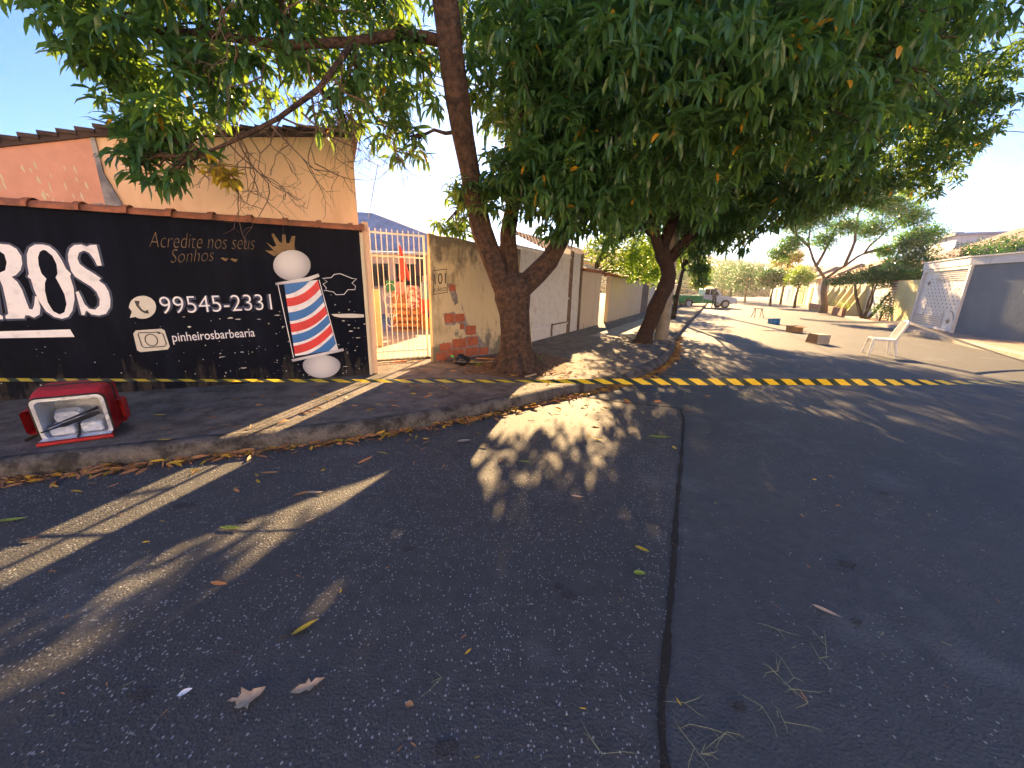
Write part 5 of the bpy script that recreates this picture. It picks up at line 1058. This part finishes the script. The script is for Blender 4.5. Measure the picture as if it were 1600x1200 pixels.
# open cardboard boxes, crate, trestle
def openbox(loc, rz, w_, d_, h_, m, label, name='cardboard_box', cat='box', flaps=True):
    t = empty(name, loc, label, cat, None, rz); T_ = Matrix.Translation(loc) @ Matrix.Rotation(rz, 4, 'Z'); th_ = .008; mb = MB()
    mb.box(-w_/2, w_/2, -d_/2, -d_/2+th_, 0, h_, T_); mb.box(-w_/2, w_/2, d_/2-th_, d_/2, 0, h_, T_); mb.box(-w_/2, -w_/2+th_, -d_/2+th_, d_/2-th_, 0, h_, T_); mb.box(w_/2-th_, w_/2, -d_/2+th_, d_/2-th_, 0, h_, T_); mb.box(-w_/2+th_, w_/2-th_, -d_/2+th_, d_/2-th_, 0, .008, T_)
    mb.build('box_body', m, t)
    if flaps:
        for y, s_ in ((-d_/2, -1), (d_/2, 1)):
            mb = MB(); mb.box(-w_/2, w_/2, 0, .006, 0, d_*.45, T_ @ Matrix.Translation((0, y, h_)) @ Matrix.Rotation(rad(-s_*105), 4, 'X')); mb.build('flap', m, t)
    return t
openbox((11.3, 15.3, 0), rad(8), .46, .34, .25, M['cardboard'], 'brown open cardboard box behind the grey one in the road')
bx = empty('cardboard_box', (9.65, 11.95, 0), 'greyish cardboard box lying on its side with one open flap nearest the chair', 'box'); T_ = Matrix.Translation((9.65, 11.95, 0)) @ Matrix.Rotation(rad(-4), 4, 'Z')
mb = MB(); mb.box(-.17, .20, -.2, .2, 0, .29, T_); mb.build('box_body', M['cardboard_grey'], bx)
mb = MB(); mb.add([T_ @ Vector(p) for p in ((-.175, -.21, .295), (-.175, .21, .295), (-.24, .22, .01), (-.24, -.22, .01))], [(0, 1, 2, 3)]); fl = mb.build('flap', M['cardboard'], bx); fl.modifiers.new('s', 'SOLIDIFY').thickness = .006
mb = MB(); mb.box(-.1, .14, -.2025, -.201, .19, .225, T_); mb.build('printed_band', M['denim'], bx)
cr_ = openbox((13.0, 19.1, 0), rad(5), .40, .30, .25, M['crate_blue'], 'bright blue plastic crate standing in the road', 'plastic_crate', 'crate', False)
mb = MB(); T_ = Matrix.Translation((13.0, 19.1, 0)) @ Matrix.Rotation(rad(5), 4, 'Z')
for z in (.0, .12, .25): mb.box(-.21, .21, -.16, -.151, z, z+.03, T_)
for x in (-.19, -.07, .07, .19): mb.box(x-.01, x+.01, -.164, -.161, 0, .26, T_)
mb.build('rib', M['crate_blue'], cr_)
ts = empty('wooden_trestle', (15.0, 23.6, 0), 'small wooden trestle farthest out in the middle of the road', 'trestle'); T_ = Matrix.Translation((15.0, 23.6, 0)) @ Matrix.Rotation(rad(6), 4, 'Z')
mb = MB(); mb.box(-.27, .27, -.06, .06, .50, .56, T_); mb.build('top_bar', M['wood_pale'], ts, bevel=.005)
for sx in (-1, 1):
    for sy in (-1, 1): mb = MB(); mb.tube([T_ @ Vector((sx*.22, sy*.03, .5)), T_ @ Vector((sx*.29, sy*.15, 0))], .022, 6); mb.build('leg', M['wood_pale'], ts)

# ------------------------------------------------------------ barrier tapes
def tapemat(name, c1, c2, per=.19, slant=.6, duty=.55, back=None):
    m = mat(name, c1, .45); N, L, b = nodes(m); u = N.new('ShaderNodeUVMap'); s = N.new('ShaderNodeSeparateXYZ'); L.new(u.outputs[0], s.inputs[0])
    x = math_(N, L, 'ADD', math_(N, L, 'DIVIDE', s.outputs[0], per), math_(N, L, 'MULTIPLY', s.outputs[1], slant)); f = math_(N, L, 'GREATER_THAN', math_(N, L, 'FRACT', x, 0), duty)
    c = mixc(N, L, f, c1, c2); L.new(c, b.inputs['Base Color'])
    t = N.new('ShaderNodeBsdfTranslucent'); L.new(c, t.inputs[0]); x2 = N.new('ShaderNodeMixShader'); x2.inputs[0].default_value = .25; L.new(b.outputs[0], x2.inputs[1]); L.new(t.outputs[0], x2.inputs[2]); L.new(x2.outputs[0], N['Material Output'].inputs[0]); return m
def tape(name, pts, width, tw, m, label, cat='tape'):
    """pts: polyline; tw(t)->tilt of the ribbon from vertical"""
    n = len(pts); vs = []; P = [Vector(p) for p in pts]; d = 0; uv = []
    for i, p in enumerate(P):
        t = (P[min(i+1, n-1)]-P[max(i-1, 0)]).normalized(); hor = Vector((t.y, -t.x, 0)).normalized(); up = hor.cross(t).normalized()
        if up.z < 0: up = -up
        a = tw(i/(n-1)); q = up*math.cos(a)+hor*math.sin(a); vs += [p-q*width/2, p+q*width/2]
        if i: d += (P[i]-P[i-1]).length
        uv.append(d)
    me = bpy.data.meshes.new(name); me.from_pydata([tuple(v) for v in vs], [], [(2*i, 2*i+2, 2*i+3, 2*i+1) for i in range(n-1)]); l = me.uv_layers.new(name='UVMap')
    for i in range(n-1):
        for k, (j, v) in enumerate(((i, 0), (i+1, 0), (i+1, 1), (i, 1))): l.data[i*4+k].uv = (uv[j], v)
    me.materials.append(m); o = bpy.data.objects.new(name, me); C.objects.link(o); return tag(o, label, cat)
def line(a, b, n, sag=0): A, B = Vector(a), Vector(b); return [A.lerp(B, i/n)-Vector((0, 0, sag*4*(i/n)*(1-i/n))) for i in range(n+1)]
def tw(t):
    if t < .44: return rad(-80+4*math.sin(t*23))
    if t < .62: k = (t-.44)/.18; return rad(-80*(1-k)+8*k)
    if t < .67: return rad(8)
    k = (t-.67)/.12; return rad(8-84*min(1, k))
tape('warning_tape', line((-6.05, 3.21, .632), (8.0, 4.26, .632), 160, .0), .068, tw, tapemat('yellow_black_tape', (.85, .60, .03), (.03, .05, .03), .2, .55, .56), 'yellow and black striped warning tape stretched across the whole street corner')
wt = mat('pale_tape', (.78, .76, .70), .5)
ct = Vector((9.98, 9.72, .885))
tape('barrier_tape', [Vector((12.4, 16.6, .45)).lerp(ct, i/20)-Vector((0, 0, .25*4*(i/20)*(1-i/20)*.3)) for i in range(21)], .07, lambda t: rad(20), wt, 'pale barrier tape running from the chair back away up the road', 'tape')['group'] = 'pale barrier tapes tied to the chair'
tape('barrier_tape', line(tuple(ct), (11.9, 8.3, .02), 20, .03), .07, lambda t: rad(30+40*t), wt, 'pale barrier tape dropping from the chair back towards the right kerb', 'tape')['group'] = 'pale barrier tapes tied to the chair'

# ------------------------------------------------------------ red delivery bag
bl = (-3.98, 3.32, .15)
bg = empty('delivery_bag', bl, 'open red insulated delivery backpack lying on the pavement by the painted wall', 'bag')
ex = (Vector((-3.641, 3.227, 0))-Vector((-4.015, 2.99, 0))); wB = ex.length; ex.normalize(); ey = Vector((-ex.y, ex.x, 0))
tl = rad(-7); ez = (Vector((0, 0, 1))*math.cos(tl)+ey*math.sin(tl)).normalized(); en = ex.cross(ez).normalized()
if en.dot(Vector((0, -1, 0))) < 0: en = -en           # out of the opening, towards the street
oB = Vector((-4.03, 3.0, .165))
def bp3(a, b, d): return oB+ex*a+ez*b-en*d            # a across, b up the opening, d into the bag
W_, H_, D_ = .45, .40, .36
def rrect(x0, x1, y0, y1, r, k=4):
    out = []
    for cx, cy_, a0 in ((x1-r, y1-r, 0), (x0+r, y1-r, 90), (x0+r, y0+r, 180), (x1-r, y0+r, 270)): out += [(cx+r*math.cos(rad(a0+90*i/k)), cy_+r*math.sin(rad(a0+90*i/k))) for i in range(k+1)]
    return out
def loft(mb, loops, mi=0, cap=False):
    n = len(loops[0][0]); vs = []
    for l, d in loops: vs += [bp3(a, b, d) for a, b in l]
    fs = [(j*n+i, j*n+(i+1) % n, (j+1)*n+(i+1) % n, (j+1)*n+i) for j in range(len(loops)-1) for i in range(n)]
    if cap: fs.append(tuple((len(loops)-1)*n+i for i in range(n)))
    mb.add(vs, fs, mi)
O_ = rrect(0, W_, 0, H_, .05); I_ = rrect(.03, W_-.03, .03, H_-.03, .035)
def bulge(l, k): return [(W_/2+(a-W_/2)*k, (H_/2+(b-H_/2)*(1+(k-.9)*1.3)) if b > H_/2 else max(-.005, H_/2+(b-H_/2)*k)) for a, b in l]
mb = MB(); loft(mb, [(O_, .0), (bulge(O_, 1.03), .08), (bulge(O_, 1.05), .2), (bulge(O_, 1.02), .33), (bulge(O_, .9), D_)], cap=True); mb.build('shell', M['bag_red'], bg, smooth=False, bevel=.008)
mb = MB(); loft(mb, [(O_, -.002), (I_, -.006)]); mb.build('rim', M['foil'], bg)
mb = MB(); loft(mb, [(I_, -.006), (I_, D_-.04)], cap=True); mb.build('foil_lining', M['foil'], bg)
mb = MB(); mb.tube([bp3(a, b, .004) for a, b in O_]+[bp3(*O_[0], .004)], .009, 6)
mb.tube([bp3(a, b, .2) for a, b in bulge(O_, 1.065)]+[bp3(*bulge(O_, 1.065)[0], .2)], .007, 6); mb.build('black_trim', M['bag_trim'], bg)
mb = MB(); F_ = rrect(-.015, W_+.015, -.02, .10, .03)
mb.add([bp3(0, -.005, -.0), bp3(W_, -.005, 0), bp3(W_+.01, .0, -.085), bp3(-.01, .0, -.085), bp3(0, .02, 0), bp3(W_, .02, 0), bp3(W_+.01, .03, -.085), bp3(-.01, .03, -.085)], [(0, 1, 2, 3), (4, 7, 6, 5), (2, 6, 7, 3), (0, 3, 7, 4), (1, 5, 6, 2)]); mb.build('front_flap', M['bag_red'], bg, bevel=.008)
mb = MB(); mb.add([bp3(.01, .035, -.003), bp3(W_-.01, .035, -.003), bp3(W_-.005, .038, -.075), bp3(.005, .038, -.075)], [(0, 1, 2, 3)]); mb.build('flap_lining', M['foil_blue'], bg)
mb = MB(); loft(mb, [(rrect(-.10, -.02, .05, .27, .03), .08), (rrect(-.10, -.02, .04, .26, .03), .24)], cap=True); mb.build('side_pocket', M['bag_red'], bg, bevel=.008); mb = MB(); loft(mb, [(rrect(W_+.02, W_+.09, .08, .30, .03), .06), (rrect(W_+.02, W_+.08, .06, .28, .03), .22)], cap=True); mb.build('side_pocket', M['bag_red'], bg, bevel=.008)
mb = MB(); mb.tube([bp3(-.02, .06, .14), bp3(-.08, .02, .12), bp3(-.13, -.0, .09)], .018, 6, flat=.4); mb.build('strap', M['bag_trim'], bg); mb = MB(); mb.tube([bp3(W_*.53, .035, -.075), bp3(W_*.53, .05, -.02), bp3(W_*.53, .13, .04)], .014, 5, flat=.3); mb.build('strap', M['bag_trim'], bg)
for i, (a0, a1, b0, b1, d0, d1, lb) in enumerate([(.05, .21, .035, .12, .03, .18, 'silver foil pack at the lower left inside the red bag'), (.24, .385, .035, .13, .03, .2, 'silver foil pack at the lower right inside the red bag')]):
    mb = MB(); loft(mb, [(rrect(a0+.01, a1-.01, b0+.01, b1-.01, .02), d0-.01), (rrect(a0, a1, b0, b1, .02), d0), (rrect(a0, a1, b0, b1, .02), d1)], cap=True); mb.add([bp3(a, b, d0-.01) for a, b in rrect(a0+.01, a1-.01, b0+.01, b1-.01, .02)], [tuple(range(20))]); tag(mb.build('foil_pack', M['foil_blue'], bevel=.006), lb, 'package', 'foil packs inside the red bag')
mb = MB(); loft(mb, [(rrect(.08, .24, .12, .22, .045), .10), (rrect(.06, .26, .12, .24, .05), .16)], cap=True); mb.add([bp3(a, b, .10) for a, b in rrect(.08, .24, .12, .22, .045)], [tuple(range(20))]); tag(mb.build('plastic_tub', M['foil_blue'], bevel=.01), 'rounded pale blue tub standing behind the foil packs', 'container')
um = empty('folded_umbrella', tuple(bp3(.2, .12, -.01)), 'slim folded black umbrella lying slantwise in the open red bag', 'umbrella')
A_, B_ = bp3(.02, .10, -.02), bp3(.39, .22, .01); mb = MB(); mb.tube([A_, A_.lerp(B_, .3), A_.lerp(B_, .36), A_.lerp(B_, .9), B_], [.006, .008, .017, .02, .012], 8); mb.build('canopy', M['black_plastic'], um)
A_, B_ = bp3(.06, .135, -.012), bp3(.39, .265, .02); mb = MB(); mb.tube([A_, A_.lerp(B_, .7), B_], [.005, .009, .014], 8); mb.build('handle', M['black_plastic'], um)

# ------------------------------------------------------------ litter
def flatleaf(name, loc, rz, L_, W2, m, label, curl=.15, group='loose leaves lying on the road', shape=None):
    mb = MB(); K = 8; vs = []
    for i in range(K+1):
        t = i/K; x = (t-.5)*L_; w_ = W2*.5*math.sin(math.pi*min(1, t**.85*1.0))**.8 if 0 < t < 1 else 0.0006; z = curl*L_*(2*(t-.5))**2*.5+.004; by = .06*L_*math.sin(t*3)
        if 'torn' in label or 'ragged' in label: w_ *= random.uniform(.35, 1.5); by = 0
        for s_ in (-1, 0, 1): vs.append((x+(random.uniform(-.008, .008) if 'torn' in label or 'ragged' in label else 0), by+s_*w_, z+(abs(s_)*w_*.35)))
    mb.add(vs, [(3*i+j, 3*i+j+1, 3*i+j+4, 3*i+j+3) for i in range(K) for j in range(2)]); o = mb.build(name, m, smooth=True); o.location = loc; o.rotation_euler = (0, 0, rz); return tag(o, label, 'leaf', group)
import json
LF = [(478, 985, 'leaf_yellow', .13, .025, .9, 'bright yellow curled leaf in the lower left part of the road'), (1003, 862, 'leaf_yellow', .10, .03, -.7, 'golden leaf just left of the seam'), (999, 900, 'leaf_green', .075, .04, 0, 'small oval green leaf below the golden leaf by the seam'), (1290, 960, 'leaf_tan', .13, .025, -.8, 'lone tan leaf in the middle of the newer asphalt'),
      (360, 829, 'leaf_green', .15, .03, -.1, 'yellow green leaf on the dark road left of centre'), (18, 817, 'leaf_green', .2, .035, .2, 'long green leaf at the left edge of the road'), (1030, 686, 'leaf_green', .28, .05, -.1, 'largest green leaf near the top of the seam'), (934, 689, 'leaf_yellow', .16, .03, -.5, 'yellow leaf inside the right sunlit patch'),
      (422, 742, 'leaf_brown', .17, .03, .15, 'curled red brown leaf just out from the gutter'), (640, 1106, 'leaf_brown', .035, .025, 0, 'tiny orange brown leaf fragment near the bottom centre'), (392, 1095, 'leaf_tan', .11, .075, .9, 'torn tan leaf with a pointed corner at the bottom left'), (375, 1096, 'leaf_tan', .08, .02, .3, 'thin tan strip beside the torn leaf'),
      (483, 1077, 'leaf_tan', .13, .045, .5, 'ragged pale tan leaf strip right of the torn leaf'), (290, 1087, 'white', .05, .025, .8, 'small white paper scrap at the lower left'), (725, 692, 'concrete', .16, .06, .3, 'flat greyish scrap left of the large sunlit patch'), (820, 724, 'leaf_green', .13, .025, -.1, 'green leaf just right of the large sunlit patch'),
      (902, 779, 'leaf_tan', .12, .02, -.3, 'thin tan leaf below the right sunlit patch'), (783, 722, 'leaf_brown', .09, .03, 1.3, 'brown leaf standing inside the large sunlit patch'), (487, 815, 'leaf_tan', .09, .015, .9, 'narrow straw coloured leaf left of centre'), (1054, 702, 'leaf_yellow', .09, .04, 1.4, 'small yellow leaf beside the top of the seam'),
      (250, 651, 'leaf_yellow', .16, .035, .1, 'yellow green leaf on the pavement right of the red bag'), (258, 690, 'leaf_yellow', .12, .025, .15, 'yellow leaf near the kerb right of the red bag'), (493, 773, 'leaf_tan', .14, .03, .2, 'crumpled straw coloured leaf in the road below the gutter pile')]
LP = [(-0.923, 1.392, 0), (0.813, 1.977, 0), (0.733, 1.775, 0), (1.586, 1.542, 0), (-1.783, 2.096, 0), (-3.225, 2.127, 0), (1.587, 3.773, 0), (0.911, 3.686, 0), (-1.985, 2.825, 0), (-0.361, 1.073, 0), (-0.97, 1.086, 0), (-1.01, 1.083, 0), (-0.773, 1.133, 0), (-1.23, 1.1, 0), (-0.475, 3.563, 0), (0.131, 3.132, 0), (0.514, 2.561, 0), (-0.084, 3.148, 0), (-1.32, 2.207, 0), (1.645, 3.514, 0), (-3.69, 3.735, 0.15), (-3.075, 3.109, 0.15), (-1.463, 2.538, 0)]
for (u_, v_, m_, l_, w_, r_, lb), (x, y, z) in zip(LF, LP):
    flatleaf('fallen_leaf' if m_ not in ('white', 'concrete') else 'paper_scrap', (x, y, z+.01), r_+random.uniform(-.1, .1), l_*.9, w_, M[m_], lb)
# gutter drift: uncountable dry leaves along the kerb
P = []; S_ = []
KK = [Vector(p) for p in fine if -5.2 < p[0] < 5.6 and p[1] < 14]
for _ in range(5200):
    p = random.choice(KK); dens = .25+.75*max(0, noise.noise(Vector((p.x*1.7, p.y*1.7, 1)))+.35)
    if random.random() > dens: continue
    d = abs(random.gauss(0, .055))+.015; P.append((p.x+d*.45+random.uniform(-.03, .03), p.y-d*.9, .012+random.random()*.035*math.exp(-d*14)))
for _ in range(420):
    x = random.uniform(-3.6, 4.6); y = random.gauss(5.1+x*.55, .9) if x < 3 else random.uniform(6, 11)
    side_ = [k for k in KK if abs(k.x-x) < .12]
    z = .16 if side_ and y > side_[0].y+.2 else .012
    if side_ and side_[0].y-.05 < y < side_[0].y+.25: continue
    P.append((x, y, z))
for _ in range(220): P.append((random.gauss(.1, .8), random.gauss(6.5, .45), .17))
for _ in range(160): P.append((random.uniform(-3, 3.2), random.uniform(.9, 4.8), .010))
P = np.array(P); n = len(P); L_ = RNG.uniform(.05, .15, n); L_[-160:] *= .3
a = (P, RNG.uniform(0, 6.28, n), RNG.normal(size=n)*.12+.08, L_, L_*RNG.uniform(.14, .26, n), RNG.uniform(-.1, .25, n))
tag(leaf_object('leaf_litter', M['litter'], a), 'drift of dry brown and yellow mango leaves along the gutter and pavement', 'leaf litter', kind='stuff')
mb = MB()
GC = [(1.144, 1.242), (1.134, 1.215), (0.75, 1.021), (0.803, 1.012), (0.987, 1.102), (1.182, 1.165), (1.177, 1.117), (0.694, 1.108), (0.663, 0.961), (1.367, 1.304), (0.677, 0.943), (1.036, 1.048), (-0.642, 3.587), (-1.321, 2.992), (1.281, 1.444), (1.445, 1.366), (0.334, 0.937), (-0.261, 1.186), (1.193, 1.216)]
for x, y in GC:
    for _ in range(3):
        a_ = random.uniform(0, 6.28); l_ = random.uniform(.02, .08); b_ = a_+random.uniform(-.5, .5)
        mb.tube([(x, y, .006), (x+l_*math.cos(a_), y+l_*math.sin(a_), .012), (x+l_*math.cos(a_)+l_*.6*math.cos(b_), y+l_*math.sin(a_)+l_*.6*math.sin(b_), .007)], [.0009, .0007, .0003], 4)
for _ in range(90):
    x, y = random.uniform(-2.5, 4), random.uniform(1, 4); a_ = random.uniform(0, 6.28); l_ = random.uniform(.01, .04)
    mb.tube([(x, y, .010), (x+l_*math.cos(a_), y+l_*math.sin(a_), .011)], .0009, 4)
tag(mb.build('grass_clippings', M['grass']), 'scattered pale grass clippings and straws on the asphalt', 'grass clippings', kind='stuff')
# grit and small stones
mb = MB()
for _ in range(420):
    x, y = random.uniform(-3.5, 5), random.uniform(.8, 5.5); r = random.uniform(.002, .007)
    if y > 3.2+max(0, (x+2.4))*.5 and x < 2: continue
    vs = [(x+r*random.uniform(.5, 1)*math.cos(t*2.1), y+r*random.uniform(.5, 1)*math.sin(t*2.1), .005) for t in range(3)]+[(x, y, .005+r*.7)]
    mb.add(vs, [(0, 1, 3), (1, 2, 3), (2, 0, 3)])
tag(mb.build('road_grit', mat('grit', (.42, .42, .42), .8)), 'scattered pale grit and tiny stones on the asphalt', 'grit', kind='stuff')
# ------------------------------------------------------------ air
hz = MB(); hz.box(-310, 310, -110, 420, -1.2, 30); hzo = hz.build('haze', M['wire']); hzo.data.materials.clear()
hm = bpy.data.materials.new('haze_air'); hm.use_nodes = True; N = hm.node_tree.nodes; N.remove(N['Principled BSDF']); pv = N.new('ShaderNodeVolumePrincipled')
pv.inputs['Color'].default_value = (.95, .93, .88, 1); pv.inputs['Density'].default_value = .0007; pv.inputs['Anisotropy'].default_value = .55
hm.node_tree.links.new(pv.outputs[0], N['Material Output'].inputs['Volume']); hzo.data.materials.append(hm); tag(hzo, 'thin warm morning haze filling the street', 'haze', kind='stuff')
print('objects', len(bpy.data.objects))
